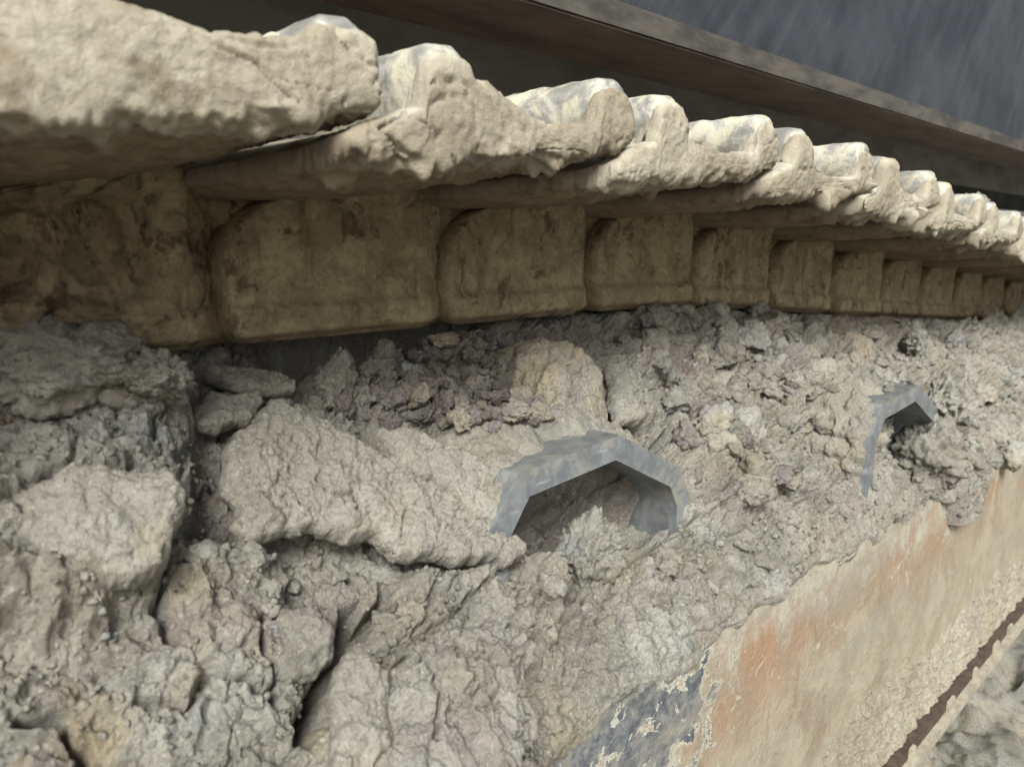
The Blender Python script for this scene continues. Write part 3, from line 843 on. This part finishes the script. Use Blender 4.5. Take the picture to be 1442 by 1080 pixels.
# mud lying on the hoods, leaving only their front edges bare
MANT = []
def mantle(dx, seed, label, cover, dz=0.0, extra=0.0, dy=0.0):
    pts = np.array([(x, z) for x, z in ARCH])
    seg = np.linalg.norm(np.diff(pts, axis=0), axis=1); cs = np.concatenate([[0], np.cumsum(seg)])
    s_ = np.linspace(0.0, cs[-1], 260)
    ox = np.interp(s_, cs, pts[:, 0]); oz = np.interp(s_, cs, pts[:, 1])
    k = np.ones(25) / 25
    sm_ = lambda a: np.convolve(np.pad(a, 12, mode='edge'), k, 'valid')
    ox, oz = sm_(ox), sm_(oz)
    nx_, nz_ = -np.gradient(oz), np.gradient(ox)
    l = np.hypot(nx_, nz_); nx_, nz_ = nx_ / l, nz_ / l
    ys = np.linspace(0, 0.15, 150)
    Sg, Yg = np.meshgrid(s_, ys, indexing='ij')
    ln = Sg / cs[-1]
    rg = fbm2(Sg * 40, Yg * 40, 4, 0.6, ox=seed)
    f1, e, rd, tl = worley(Sg * 60 + 0.3 * rg, Yg * 60, 6)
    f1b, eb, rdb, tlb = worley(Sg * 130 + 0.3 * rg, Yg * 130, 2)
    start = 0.006 + cover * 0.02 + 0.012 * np.clip(fbm2(Sg * 25, Sg * 0, 3, ox=seed), -0.3, 1) - 0.02 * sstep(0.42, 0.25, ln)
    up_ = sstep(0, 0.03, Yg - start)
    thick = up_ * (0.004 + extra + 0.016 * sstep(0, 0.08, Yg) 
                   + 0.0045 * rg + 0.007 * (0.5 - f1) + 0.006 * tl + 0.003 * (0.5 - f1b)) - (1 - up_) * 0.003
    x = ox[:, None] + nx_[:, None] * thick; z = oz[:, None] + nz_[:, None] * thick
    y = 0.362 + dy + Yg + 0.002 * rg
    V = np.stack([x + dx, y, z + dz + CAM[2]], -1).reshape(-1, 3)
    MANT.append(V)
    c = V.mean(0)
    me = mesh_np('mud_mantle', V - c, grid_faces(260, 150, flip=False))
    for nme, val in (('damp', 0.3 * sstep(0.0, 0.5, rg)), ('ochre', 0.35 * sstep(0.05, 0.5, fbm2(Sg * 16, Yg * 16, 2))), ('tan', 0.6 * sstep(-0.2, 0.3, fbm2(Sg * 9, Yg * 9, 2)))): attr(me, nme, val)
    o = link('mud_mantle', me, M_MUD); o.location = c
    tag(o, label, 'mud layer')
mantle(0.0, 5, 'crumbly mud layer lying on top of the near steel hood', 0.35)
mantle(ARCH_DX, 15, 'thick mud layer burying the far steel hood', 0.20, -0.024, 0.004, -0.042)

# ------------------------------------------------------------------ clods
def clod_mesh(name, seed, sub, flat=0.7, lump=0.28):
    bm = bmesh.new()
    bmesh.ops.create_icosphere(bm, subdivisions=sub, radius=1.0)
    P = np.array([v.co for v in bm.verts], np.float32)
    rs = np.random.default_rng(seed)
    # cut by random planes for broken faces, then roughen
    Q = P.copy()
    for k in range(4):
        nrm = rs.normal(size=3); nrm /= np.linalg.norm(nrm)
        dcut = rs.uniform(0.55, 0.9)
        s = Q @ nrm - dcut
        Q = Q - np.clip(s, 0, None)[:, None] * nrm * 0.9
    d = lump * fbm3(P * 1.6 + seed * 3.1, 3) + 0.22 * np.abs(fbm3(P * 3.2 + seed, 3, 0.6)) + 0.12 * fbm3(P * 7.5 + seed, 3, 0.65) - 0.1
    Q = Q * (1 + d)[:, None]
    Q *= np.array([1.0, rs.uniform(0.7, 1.0), flat])
    for v, q in zip(bm.verts, Q): v.co = q
    me = bpy.data.meshes.new(name)
    bm.to_mesh(me); bm.free()
    for p in me.polygons: p.use_smooth = True
    return me
clod_meshes = [[clod_mesh('clod', 10 * m + i, 4, 0.65 + 0.05 * (i % 4)) for i in range(7)] for m in range(2)]
for m, mt in enumerate((M_CLODS, M_DAMPS)):
    for me in clod_meshes[m]: me.materials.append(mt)

mant = np.concatenate(MANT) - P0
mant = np.stack([mant[:, 0], mant @ ET, mant @ EN], 1)
def surface(x, t):
    p, n = mud_at(x, t)
    near = (np.abs(mant[:, 0] - x) < 0.003) & (np.abs(mant[:, 1] - t) < 0.003)
    if near.any():
        h = mant[near, 2].max()
        if h > (p - P0) @ EN: return P0 + np.array([x, 0, 0]) + ET * t + EN * h, EN
    return p, n
def in_poly(x, t, poly): return poly_sd(np.array([x]), np.array([t]), poly)[0] > 0
def rand_rot(rs):
    return Matrix.Rotation(rs.uniform(0, 6.28), 4, 'Z') @ Matrix.Rotation(rs.uniform(-0.7, 0.7), 4, 'X') @ Matrix.Rotation(rs.uniform(-0.7, 0.7), 4, 'Y')
ZONES = [  # outline, number, size range (m), share of damp ones
    ([(425, 505), (560, 480), (690, 470), (722, 520), (735, 620), (715, 655), (640, 640), (590, 626), (520, 596), (440, 556)], 140, 0.0045, 0.014, 0.85),
    ([(855, 450), (960, 442), (1110, 450), (1135, 560), (1120, 690), (1000, 720), (930, 600), (860, 540)], 90, 0.009, 0.026, 0.25),
    ([(5, 480), (230, 486), (262, 560), (225, 615), (5, 600)], 22, 0.008, 0.022, 0.1),
    ([(1140, 460), (1330, 455), (1440, 480), (1440, 640), (1330, 690), (1180, 600)], 44, 0.010, 0.028, 0.12),
    ([(745, 790), (960, 780), (1180, 720), (1000, 860), (780, 950)], 2, 0.0030, 0.0075, 0.1),
    ([(380, 800), (560, 805), (560, 900), (420, 940)], 2, 0.004, 0.009, 0.2),
]
rs = random.Random(31)
for zi, (zone, cnt, s0, s1, dshare) in enumerate(ZONES):
    poly = np.array(S(zone)); lo, hi = poly.min(0), poly.max(0)
    done = 0
    while done < cnt:
        x, t = rs.uniform(lo[0], hi[0]), rs.uniform(lo[1], hi[1])
        if not in_poly(x, t, poly): continue
        p, n = surface(x, t)
        s = s0 * (s1 / s0) ** (rs.random() ** 1.7)
        m = 1 if rs.random() < dshare else 0
        o = bpy.data.objects.new('clod', rs.choice(clod_meshes[m]))
        C.objects.link(o)
        o.parent = mud
        q = Vector(p) + Vector(n) * s * (rs.uniform(0.1, 0.7) if zi == 0 else rs.uniform(-0.35, 0.30))
        o.matrix_local = Matrix.Translation(q) @ rand_rot(rs) @ Matrix.Diagonal((s, s * rs.uniform(0.75, 1.1), s * rs.uniform(0.8, 1.15), 1))
        done += 1

# a handful of clods one can point at
def big_clod(px, py, n, size, mat, label, seed, stretch=(1, 1, 1), rot=0.0, cat='mud clod'):
    x, t = on_slope(px, py, n)
    p = P0 + np.array([x, 0, 0]) + ET * t + EN * n
    me = clod_mesh('mud_clod', seed, 5, 0.85, 0.32); me.materials.append(mat)
    o = link('mud_clod', me, None); o.location = p
    me.transform(Matrix.Diagonal((size * stretch[0], size * stretch[1], size * stretch[2], 1)))
    o.rotation_euler = (0.4, 0.3 * rot, rot)
    return tag(o, label, cat)
big_clod(826, 782, -0.004, 0.034, M_CLOD, 'upright grey lump of mud standing in the mouth of the steel hood', 316, (0.9, 0.8, 1.2), 0.3)
big_clod(1305, 640, 0.000, 0.050, M_CLOD, 'grey lump of mud filling the mouth of the far hood', 310, (1.0, 0.8, 1.15), 0.8)
big_clod(1332, 562, 0.052, 0.034, M_CLOD, 'grey clod burying the right side of the far hood', 311, (1.0, 0.9, 1.2), 0.5)
big_clod(475, 540, 0.012, 0.020, M_SLAB, 'pale grey upright clod standing before the dark crumbs', 301, (0.8, 0.8, 1.35), 0.6)
big_clod(628, 478, 0.010, 0.014, M_CRUST, 'small flat tan stone lying just under the chain', 302, (1.5, 0.8, 0.5), 0.2, 'stone')
big_clod(1085, 455, 0.004, 0.020, M_CLOD, 'grey clod poking up against the chain right of centre', 303, (1, 0.8, 0.9), 1.0)
big_clod(1285, 486, 0.012, 0.030, M_CLOD, 'large broken clod below the chain at the far right', 304, (1.4, 0.8, 0.7), 0.5)
big_clod(690, 618, 0.012, 0.022, M_DAMP, 'damp purplish crumbly clod left of the steel hood', 305, (0.9, 0.9, 1.1), 0.9)
big_clod(1110, 520, 0.010, 0.024, M_CLOD, 'knobbly clod on the slope right of the ochre bracket', 306, (1.0, 0.8, 1.3), 2.0)
big_clod(95, 515, 0.050, 0.036, M_SLAB, 'rounded grey clod on top of the left mound', 307, (1.3, 0.8, 0.8), 0.3)
big_clod(212, 540, 0.044, 0.026, M_SLAB, 'grey clod at the right shoulder of the left mound', 308, (1.2, 0.9, 0.8), 1.4)

# ------------------------------------------------------------------ fine crumbs, far too many to count: one mesh
def crumbs():
    ico = bmesh.new(); bmesh.ops.create_icosphere(ico, subdivisions=1, radius=1.0)
    IV = np.array([v.co for v in ico.verts]); IF = np.array([[v.index for v in f.verts] for f in ico.faces]); ico.free()
    r = np.random.default_rng(5)
    Vs, Fs = [], []
    zone = [np.array(S([(-60, 480), (300, 490), (720, 470), (1440, 450), (1440, 700), (1200, 770), (760, 960), (740, 1080), (-60, 1080)]))]
    lo, hi = zone[0].min(0), zone[0].max(0)
    N = 4500
    xs = r.uniform(0, 1, N * 3); xs = lo[0] + (hi[0] - lo[0]) * xs ** 1.5
    ts = r.uniform(lo[1], hi[1], N * 3)
    dens = fbm2(xs * 12, ts * 12, 3)
    ok = (poly_sd(xs, ts, zone[0]) > 0) & (dens > r.uniform(-0.5, 0.6, N * 3))
    xs, ts = xs[ok][:N], ts[ok][:N]
    k = 0
    for x, t in zip(xs, ts):
        p, n = mud_at(x, t)
        s = 0.0009 * (3.4 ** r.random()) * (0.8 + 0.5 * x)
        V = IV * (s * r.uniform(0.6, 1.25, (12, 1))) * r.uniform(0.7, 1.2, 3) + p + n * s * 0.3
        Vs.append(V); Fs.append(IF + 12 * k); k += 1
    me = mesh_np('crumbs', np.concatenate(Vs), np.concatenate(Fs), True)
    o = link('crumbs', me, M_CLOD, mud)
    o['kind'] = 'stuff'
crumbs()

def rubble(name, mat, spec, seed):
    bank = []
    for k in range(8):
        cm_ = clod_mesh('tmp', 500 + k + seed, 3, 0.8, 0.35)
        bank.append((np.array([v.co for v in cm_.vertices]), np.array([p.vertices[:] for p in cm_.polygons])))
        bpy.data.meshes.remove(cm_)
    r = random.Random(seed)
    Vs, Fs, off = [], [], 0
    for zone, cnt, s0, s1 in spec:
        poly = np.array(S(zone)); lo, hi = poly.min(0), poly.max(0)
        done = 0
        while done < cnt:
            x, t = r.uniform(lo[0], hi[0]), r.uniform(lo[1], hi[1])
            if not in_poly(x, t, poly) or n2(np.array(x * 14), np.array(t * 14)) < r.uniform(-0.6, 0.5): continue
            p, n = surface(x, t)
            sz = s0 * (s1 / s0) ** (r.random() ** 1.8)
            BV, BF = r.choice(bank)
            M = np.array((rand_rot(r) @ Matrix.Diagonal((sz, sz * r.uniform(0.7, 1.1), sz * r.uniform(0.7, 1.1), 1))).to_3x3())
            Vs.append(BV @ M.T + p + n * sz * r.uniform(-0.5, 0.15)); Fs.append(BF + off); off += len(BV)
            done += 1
    me = mesh_np(name, np.concatenate(Vs), np.concatenate(Fs), True)
    o = link(name, me, mat, mud); o['kind'] = 'stuff'
rubble('rubble', M_CLOD, [
    ([(860, 450), (960, 442), (1110, 450), (1140, 560), (1120, 690), (1000, 730), (930, 600), (860, 540)], 170, 0.006, 0.024),
    ([(1120, 455), (1330, 452), (1440, 470), (1440, 660), (1330, 700), (1200, 640), (1120, 700)], 130, 0.008, 0.028),
    ([(745, 780), (960, 775), (1190, 700), (1180, 760), (1000, 870), (780, 960)], 50, 0.004, 0.014),
    ([(-20, 480), (230, 490), (262, 560), (225, 615), (-20, 610)], 50, 0.007, 0.024),
    ([(300, 770), (560, 800), (560, 920), (400, 960), (200, 900)], 40, 0.005, 0.016)], 3)
rubble('damp_rubble', M_DAMP, [
    ([(425, 505), (560, 480), (690, 470), (722, 520), (735, 640), (700, 665), (600, 640), (520, 600), (440, 556)], 150, 0.0030, 0.010),
    ([(860, 450), (960, 442), (1060, 450), (1060, 560), (960, 600), (860, 540)], 40, 0.005, 0.016)], 17)

# mud resting on the bottom flange, at the foot of the side plate
def ledge_mud():
    xs = [0.55]
    while xs[-1] < 3.5: xs.append(xs[-1] + 0.0022 * (0.695 * xs[-1] + 0.3) + 0.0004)
    xs = np.array(xs); vs_ = np.linspace(0, 1, 90)
    X, Vv = np.meshgrid(xs, vs_, indexing='ij')
    hgt = 0.075 + 0.045 * fbm2(X * 4, X * 0, 3) + 0.02 * fbm2(X * 18, X * 0 + 2, 3)
    hgt = np.clip(hgt, 0.01, 0.2)
    Y = 0.2995 - 0.021 * (1 - Vv) ** 1.3; Z = ZB + 0.001 + hgt * Vv
    r_ = fbm2(X * 60, Z * 60, 4, 0.6); f1, e, rd, tl = worley(X * 75 + r_ * 0.4, Z * 75, 4)
    d = (0.0035 * r_ + 0.004 * (0.5 - f1) + 0.003 * tl) * sstep(1.0, 0.75, Vv) - 0.004 * sstep(0.8, 1.0, Vv + 0.15 * r_)
    V = np.stack([X, Y - d, Z + d * 0.6], -1).reshape(-1, 3)
    me = mesh_np('ledge_mud', V, grid_faces(len(xs), 90))
    o = link('ledge_mud', me, M_LEDGE)
    attr(me, 'pale', 0 * X); attr(me, 'damp', 0 * X)
    tag(o, 'crumbly tan mud lying along the foot of the frame plate', None, None, 'stuff')
ledge_mud()

# ------------------------------------------------------------------ crawler track: shoes with two grousers, and links
track = empty('crawler_track', (0, 0.60, CAM[2]))
tag(track, 'steel crawler track caked in tan mud, running away to the right', 'crawler track')
TINV = Matrix.Translation((0, -0.60, -CAM[2]))
PITCH_X, SHOE_W, Y0 = 0.190, 0.60, 0.31
BOT = np.array([(0, -0.012), (0.02, -0.013), (0.06, -0.010), (0.11, -0.005), (0.16, 0.001), (0.205, 0.009)])
TOP = np.array([(0, -0.003), (0.018, 0.006), (0.040, 0.012), (0.085, 0.014), (0.105, 0.012), (0.13, 0.010), (0.16, 0.012), (0.185, 0.017), (0.205, 0.016)])
def top_z(x): return np.interp(x, TOP[:, 0], TOP[:, 1])
def bot_z(x): return np.interp(x, BOT[:, 0], BOT[:, 1])
GR = [(0.060, 0.0140, 0.050), (0.189, 0.0145, 0.0515)]      # centre, half width, top

def crust_mesh(seed, nloop, rows_near, rows_far, heavy=1.0, fill=0.0, fill_left=0.0):
    n1 = nloop // 2
    xb = np.linspace(0, 0.205, n1); xt_ = np.linspace(0.205, 0.0, nloop - n1)
    loop_x = np.concatenate([xb, xt_]); is_top = np.concatenate([np.zeros(n1, bool), np.ones(nloop - n1, bool)])
    ys = np.concatenate([np.linspace(0, 0.11, rows_near), np.linspace(0.118, SHOE_W, rows_far)])
    caps = 14
    rows = []
    def row(y, k=0.0, bulge=0.0):
        fade = math.exp(-max(0, y - 0.006) / 0.009)
        zt = top_z(loop_x); zb = bot_z(loop_x)
        fl = fill * sstep(0.03, 0.06, loop_x) + fill_left * sstep(0.04, 0.06, loop_x) * sstep(0.135, 0.075, loop_x)
        zt = zt + fl * (0.35 + 0.65 * math.exp(-y / 0.10))
        gb = 0
        for gx, gw, gt in GR:
            prof = np.clip(1 - (np.abs(loop_x - gx) / (gw * 1.22)) ** 5, 0, 1) ** 0.6
            gb = np.maximum(gb, prof * np.clip(gt - 0.0075 - zt, 0, 1))
        zt = zt + gb * (0.10 * sstep(0.16, 0.0, np.array(y)) + 0.93 * fade) + 0.004 * heavy * math.exp(-max(0, y - 0.006) / 0.03) * (gb < 0.001)
        zb = zb - 0.010 * float(sstep(0.02, 0.15, np.array(y))) * np.sin(np.pi * np.clip(loop_x / 0.205, 0, 1)) ** 0.5
        # rounded bottom corner at the near end
        zb = zb + 0.004 * math.exp(-y / 0.004)
        zmid = 0.5 * (zt + zb)
        z = np.where(is_top, zt, zb)
        z = z + (zmid - z) * k
        ex = 0.003 * np.sin(loop_x / 0.205 * np.pi)
        return np.stack([loop_x, np.full(nloop, y - bulge), z], 1)
    for c in range(caps, 0, -1):
        k = c / caps
        rows.append(row(0.0, k, 0.004 * math.sqrt(max(0, 1 - (1 - k) ** 2))))
    for y in ys: rows.append(row(y))
    V = np.concatenate(rows); nr = len(rows)
    Fq = grid_faces(nr, nloop, False)
    wrap = []
    for r in range(nr - 1):
        a = r * nloop + nloop - 1; b = (r + 1) * nloop + nloop - 1
        wrap.append((a, b, (r + 1) * nloop, r * nloop))
    Fq = np.concatenate([Fq, np.array(wrap)])
    N = vnormals(V, Fq)
    if N[rows_near * nloop // 2 + caps * nloop + n1 // 2, 2] > 0: N = -N; Fq = Fq[:, ::-1].copy()
    Pn = V + seed * np.array([1.7, 0.9, 2.3])
    near = np.exp(-np.clip(V[:, 1], 0, 9) / 0.06)
    d = 0.0026 * fbm3(Pn * 15, 2) + 0.0009 * fbm3(Pn * 60, 2, 0.6) + 0.0007 * fbm3(Pn * 210, 3, 0.65)
    d = d * (0.45 + 0.75 * near) * heavy
    d = d + 0.0036 * (0.35 + near) * np.clip(-N[:, 2], 0, 1) * fbm3(Pn * 60 + 11, 3, 0.65)
    # drying cracks that run mostly along the face
    cr = 1 - np.abs(fbm3(Pn * np.array([11, 11, 30]) + 3, 2, 0.35))
    d -= 0.0040 * sstep(0.975, 1.0, cr) * near * sstep(-0.1, 0.3, n3(Pn * 9))
    cr2 = 1 - np.abs(fbm3(Pn * np.array([24, 24, 46]) + 31, 2, 0.4))
    d -= 0.0022 * sstep(0.975, 1.0, cr2) * near * sstep(-0.05, 0.25, n3(Pn * 13 + 5))
    # hanging tips of mud below
    under = (N[:, 2] < -0.25) * near
    d += under * 0.014 * sstep(0.30, 0.75, fbm3(Pn * 24 + 40, 3))
    V = V + N * d[:, None]
    me = mesh_np('mud_crust', V, Fq)
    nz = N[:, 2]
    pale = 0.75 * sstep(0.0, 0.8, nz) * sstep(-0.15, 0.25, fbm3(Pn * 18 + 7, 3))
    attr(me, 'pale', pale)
    attr(me, 'damp', sstep(0.004, 0.045, V[:, 1] + 0.012 * fbm3(Pn * 40, 2)) * sstep(0.1, -0.5, nz) * 0.9)  # on the crust this marks down-facing sides: browner mud with painted shade
    return me

def grouser_mesh(g):
    gx, gw, gt = GR[g]
    gb0 = bot_z(gx) + 0.004
    prof = [(-gw * 1.25, gb0), (-gw * 0.95, gt - 0.010), (-gw * 0.78, gt - 0.003), (-gw * 0.4, gt), (gw * 0.4, gt), (gw * 0.78, gt - 0.003), (gw * 0.95, gt - 0.010), (gw * 1.25, gb0)]
    n = len(prof)
    ys = np.concatenate([np.linspace(0.001, 0.12, 40), np.linspace(0.13, SHOE_W - 0.006, 40)])
    V = []
    for i, y in enumerate(ys):
        s = 1.0 - 0.07 * math.exp(-(y - 0.001) / 0.003)
        for x, z in prof: V.append((gx + x * s, y, max(bot_z(gx + x * s) + 0.003, gb0 + (z - gb0) * s)))
    V = np.array(V)
    Fq = grid_faces(len(ys), n)
    wrap = np.array([(r * n + n - 1, (r + 1) * n + n - 1, (r + 1) * n, r * n) for r in range(len(ys) - 1)])
    Fq = np.concatenate([Fq, wrap])
    cap = np.array([(0, 1, 6, 7), (1, 2, 5, 6), (2, 3, 4, 5)])
    cap2 = (len(ys) - 1) * n + cap[:, ::-1]
    Fq = np.concatenate([Fq, cap, cap2])
    V = V + 0.0012 * np.stack([fbm3(V * 60, 3), 0 * V[:, 0], fbm3(V * 60 + 5, 3)], 1)
    me = mesh_np('grouser', V, Fq)
    me.materials.append(M_GROUSER)
    return me

def plate_mesh():
    def build(b):
        B2 = [(x, bot_z(x)) for x in np.linspace(0.012, 0.196, 9)]
        pts = [(x, z + 0.0025) for x, z in B2] + [(x, z + 0.010) for x, z in B2[::-1]]
        add_prism(b, pts, 0.014, SHOE_W - 0.008)
    return bm_mesh('track_shoe', build)
plate_me = plate_mesh(); plate_me.materials.append(M_LINK)
gme = [grouser_mesh(0), grouser_mesh(1)]

def link_mesh(seed, pockets=False):
    """one chain link: proud rounded boss at the near end, stepped rail foot, far end tucked behind the next one"""
    nx, nz = 110, 64
    Lx = 0.228
    H0, H1 = -0.068, 0.052
    u = np.linspace(0, 1, nx); v = np.linspace(0, 1, nz)
    U, Vv = np.meshgrid(u, v, indexing='ij')
    X = U * Lx; Z = H0 + Vv * (H1 - H0)
    # outline: left end rounded at the top, small radius at the foot
    rc = 0.055
    cut = np.where(Z > H1 - 0.02 - rc, rc - np.sqrt(np.clip(rc ** 2 - (np.clip(Z - (H1 - 0.02 - rc), 0, rc)) ** 2, 0, None)), 0)
    cut += np.where(Z < H0 + 0.022, 0.016 * (1 - np.sqrt(np.clip(1 - ((H0 + 0.022 - Z) / 0.022) ** 2, 0, 1))), 0)
    X = X * (1 - cut / Lx) + cut
    d = X - cut                                     # distance from the boss edge
    r1 = 0.007
    yy = np.where(d < r1, r1 - np.sqrt(np.clip(r1 ** 2 - (r1 - d) ** 2, 0, None)), 0.0)
    yy = yy + 0.020 * sstep(0.160, 0.205, X)
    # rail foot: proud band along the bottom
    zb = Z - H0
    foot = sstep(0.030, 0.022, zb) * 0.005 - 0.014 * sstep(0.010, 0.0, zb) ** 1.5
    yy = yy - foot
    # hollow round the bolt window
    wn_ = np.exp(-(((X - 0.132) / 0.022) ** 4 + ((Z - 0.004) / 0.030) ** 4))
    yy = yy + 0.007 * wn_
    P = np.stack([X, yy, Z], -1) + seed * 3.3
    if pockets:
        wob = 0.006 * fbm3(P * 45, 3)
        for cx_, cz_, hw_, hh_, dp in ((0.062, 0.004, 0.020, 0.032, 0.022), (0.125, -0.004, 0.024, 0.030, 0.020), (0.188, 0.010, 0.014, 0.026, 0.012)):
            q_ = np.maximum(np.abs(X - cx_ + wob) / hw_, np.abs(Z - cz_ + wob) / hh_)
            yy = yy + dp * sstep(1.15, 0.8, q_) * (0.55 + 0.45 * sstep(-0.3, 0.3, fbm3(P * 35 + 4, 3)))
        yy = yy + 0.005 * sstep(0.95, 1.0, 1 - np.abs(fbm3(P * np.array([22, 22, 22]) + 3, 2)))
    yy = yy - 0.0022 * fbm3(P * 24, 2) - 0.0012 * fbm3(P * 90, 3, 0.65) + 0.0022 * sstep(0.93, 1.0, 1 - np.abs(fbm3(P * np.array([30, 30, 18]), 2))) 
    yy = yy - 0.012 * sstep(0.026, 0.052, Z) * sstep(-0.1, 0.5, fbm3(P * 18, 2))      # mud packed up under the shoe
    front = np.stack([X, yy, Z], -1)
    back = np.stack([X, np.full_like(X, 0.062), Z], -1)
    # side walls: reuse outline, lead it back into the chain
    V = np.concatenate([front.reshape(-1, 3), back.reshape(-1, 3)])
    f = grid_faces(nx, nz); fb = f[:, ::-1] + nx * nz
    ring = [(i, 0) for i in range(nx)] + [(nx - 1, j) for j in range(1, nz)] + [(i, nz - 1) for i in range(nx - 2, -1, -1)] + [(0, j) for j in range(nz - 2, 0, -1)]
    ids = np.array([i * nz + j for i, j in ring])
    nxt = np.roll(ids, -1)
    side = np.stack([ids, ids + nx * nz, nxt + nx * nz, nxt], 1)
    me = mesh_np('track_link', V, np.concatenate([f, fb, side]))
    me.materials.append(M_LINK)
    return me
link_mes = [link_mesh(s) for s in range(4)] + [link_mesh(9, True)]
def pin_mesh():
    def b(bm):
        bmesh.ops.create_cone(bm, cap_ends=True, segments=24, radius1=0.026, radius2=0.026, depth=0.30, matrix=Matrix.Translation((0.045, 0.17, -0.005)) @ Matrix.Rotation(math.pi / 2, 4, 'X'))
    return bm_mesh('bushing', b, 0.002)
pin_me = pin_mesh(); pin_me.materials.append(M_RUSTUNDER)

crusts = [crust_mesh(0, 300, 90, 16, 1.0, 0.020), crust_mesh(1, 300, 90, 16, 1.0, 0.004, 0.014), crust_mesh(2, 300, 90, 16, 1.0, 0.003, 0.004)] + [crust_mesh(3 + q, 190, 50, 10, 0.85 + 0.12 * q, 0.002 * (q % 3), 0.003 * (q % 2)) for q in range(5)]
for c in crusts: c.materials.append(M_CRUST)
X_FIRST = 0.197                               # left tip of shoe 1
def place(o, x, z_off, y):
    s = -float(track_drop(x + 0.05) - track_drop(x - 0.05)) / 0.10
    o.parent = track
    o.matrix_parent_inverse = TINV
    o.matrix_basis = Matrix.Translation((x, y, CAM[2] + z_off - float(track_drop(x)))) @ Matrix.Rotation(-math.atan(s), 4, 'Y')
N_LO, N_HI = -4, 17
for i in range(N_LO, N_HI):
    x = X_FIRST + PITCH_X * (i - 1)
    s = bpy.data.objects.new('track_shoe', plate_me); C.objects.link(s)
    place(s, x, 0.047, Y0)
    for g in (0, 1):
        go = bpy.data.objects.new('grouser', gme[g]); C.objects.link(go); go.parent = s
    cm = crusts[(i % 3)] if i in (0, 1, 2) else crusts[3 + i % 5]
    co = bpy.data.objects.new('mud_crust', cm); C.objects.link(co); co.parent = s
    lx = 0.217 + PITCH_X * (i - 1)
    l = bpy.data.objects.new('track_link', link_mes[4 if i in (0, -1) else i % 4]); C.objects.link(l)
    place(l, lx, random.uniform(-0.0015, 0.0015), 0.497 + random.uniform(-0.003, 0.003))
    pb = bpy.data.objects.new('bushing', pin_me); C.objects.link(pb); pb.parent = l
    l2 = bpy.data.objects.new('track_link', link_mes[(i + 1) % 4]); C.objects.link(l2)
    place(l2, lx, 0.0, 0.76)

for k, (px_, py_, D_, sz_, lb) in enumerate(((1375, 300, 0.33, 0.026, 'tuft of dried mud standing on a far shoe'),)):
    q = on_y(px_, py_, D_)
    me = clod_mesh('mud_clod', 330 + k, 4, 0.9, 0.35); me.materials.append(M_SLAB)
    me.transform(Matrix.Diagonal((sz_ * 1.3, sz_ * 0.7, sz_ * 1.1, 1)))
    o = link('mud_clod', me, None); o.location = q
    tag(o, lb, 'mud clod')

# ------------------------------------------------------------------ upper body of the machine above the track
body = empty('excavator_upper_body', (1.5, 0.60, CAM[2] + 0.24))
tag(body, 'dark slate scratched machine body overhanging the track at the top right', 'machine body')
BINV = Matrix.Translation((-1.5, -0.60, -CAM[2] - 0.24))
def bpart(name, build, mat, bevel=0.0):
    o = link(name, bm_mesh(name, build, bevel, 3), mat, body)
    o.matrix_parent_inverse = BINV
    return o
BZ = CAM[2] + 0.24
BX0, BX1 = -1.2, 9.0
bpart('side_panel', lambda b: add_box(b, BX0, BX1, 0.606, 0.625, BZ + 0.012, BZ + 0.95), M_PANEL, 0.003)
bpart('bottom_flange', lambda b: add_box(b, BX0, BX1, 0.5925, 0.735, BZ, BZ + 0.0022), M_RUSTUNDER, 0.006)
bpart('edge_bead', lambda b: add_box(b, BX0, BX1, 0.590, 0.6055, BZ + 0.003, BZ + 0.030), M_BEAD, 0.004)
bpart('inner_web', lambda b: add_box(b, BX0, BX1, 0.70, 0.715, BZ + 0.024, BZ + 0.10), M_UNDER, 0.002)
bpart('belly_plate', lambda b: add_box(b, BX0, BX1, 0.626, 2.4, BZ + 0.101, BZ + 0.12), M_UNDER, 0.002)
bpart('belly_rib', lambda b: add_box(b, BX0, BX1, 1.02, 1.06, BZ - 0.01, BZ + 0.10), M_FARGREY, 0.003)
bpart('belly_rib', lambda b: add_box(b, BX0, BX1, 1.42, 1.46, BZ - 0.03, BZ + 0.10), M_UNDER, 0.003)
# centre frame of the undercarriage, in shade behind the chain
cf = empty('undercarriage_frame', (1.5, 1.3, 0.3))
tag(cf, 'dusty grey undercarriage frame in the shade behind the chain', 'undercarriage')
o = link('centre_beam', bm_mesh('centre_beam', lambda b: add_box(b, -2.7, 6.0, 0.0, 0.5, 0.05, 0.64), 0.01), M_FARGREY, cf)
o = link('cover_plate', bm_mesh('cover_plate', lambda b: add_box(b, -2.7, 6.0, -0.06, -0.01, 0.42, 0.50), 0.004), M_UNDER, cf)
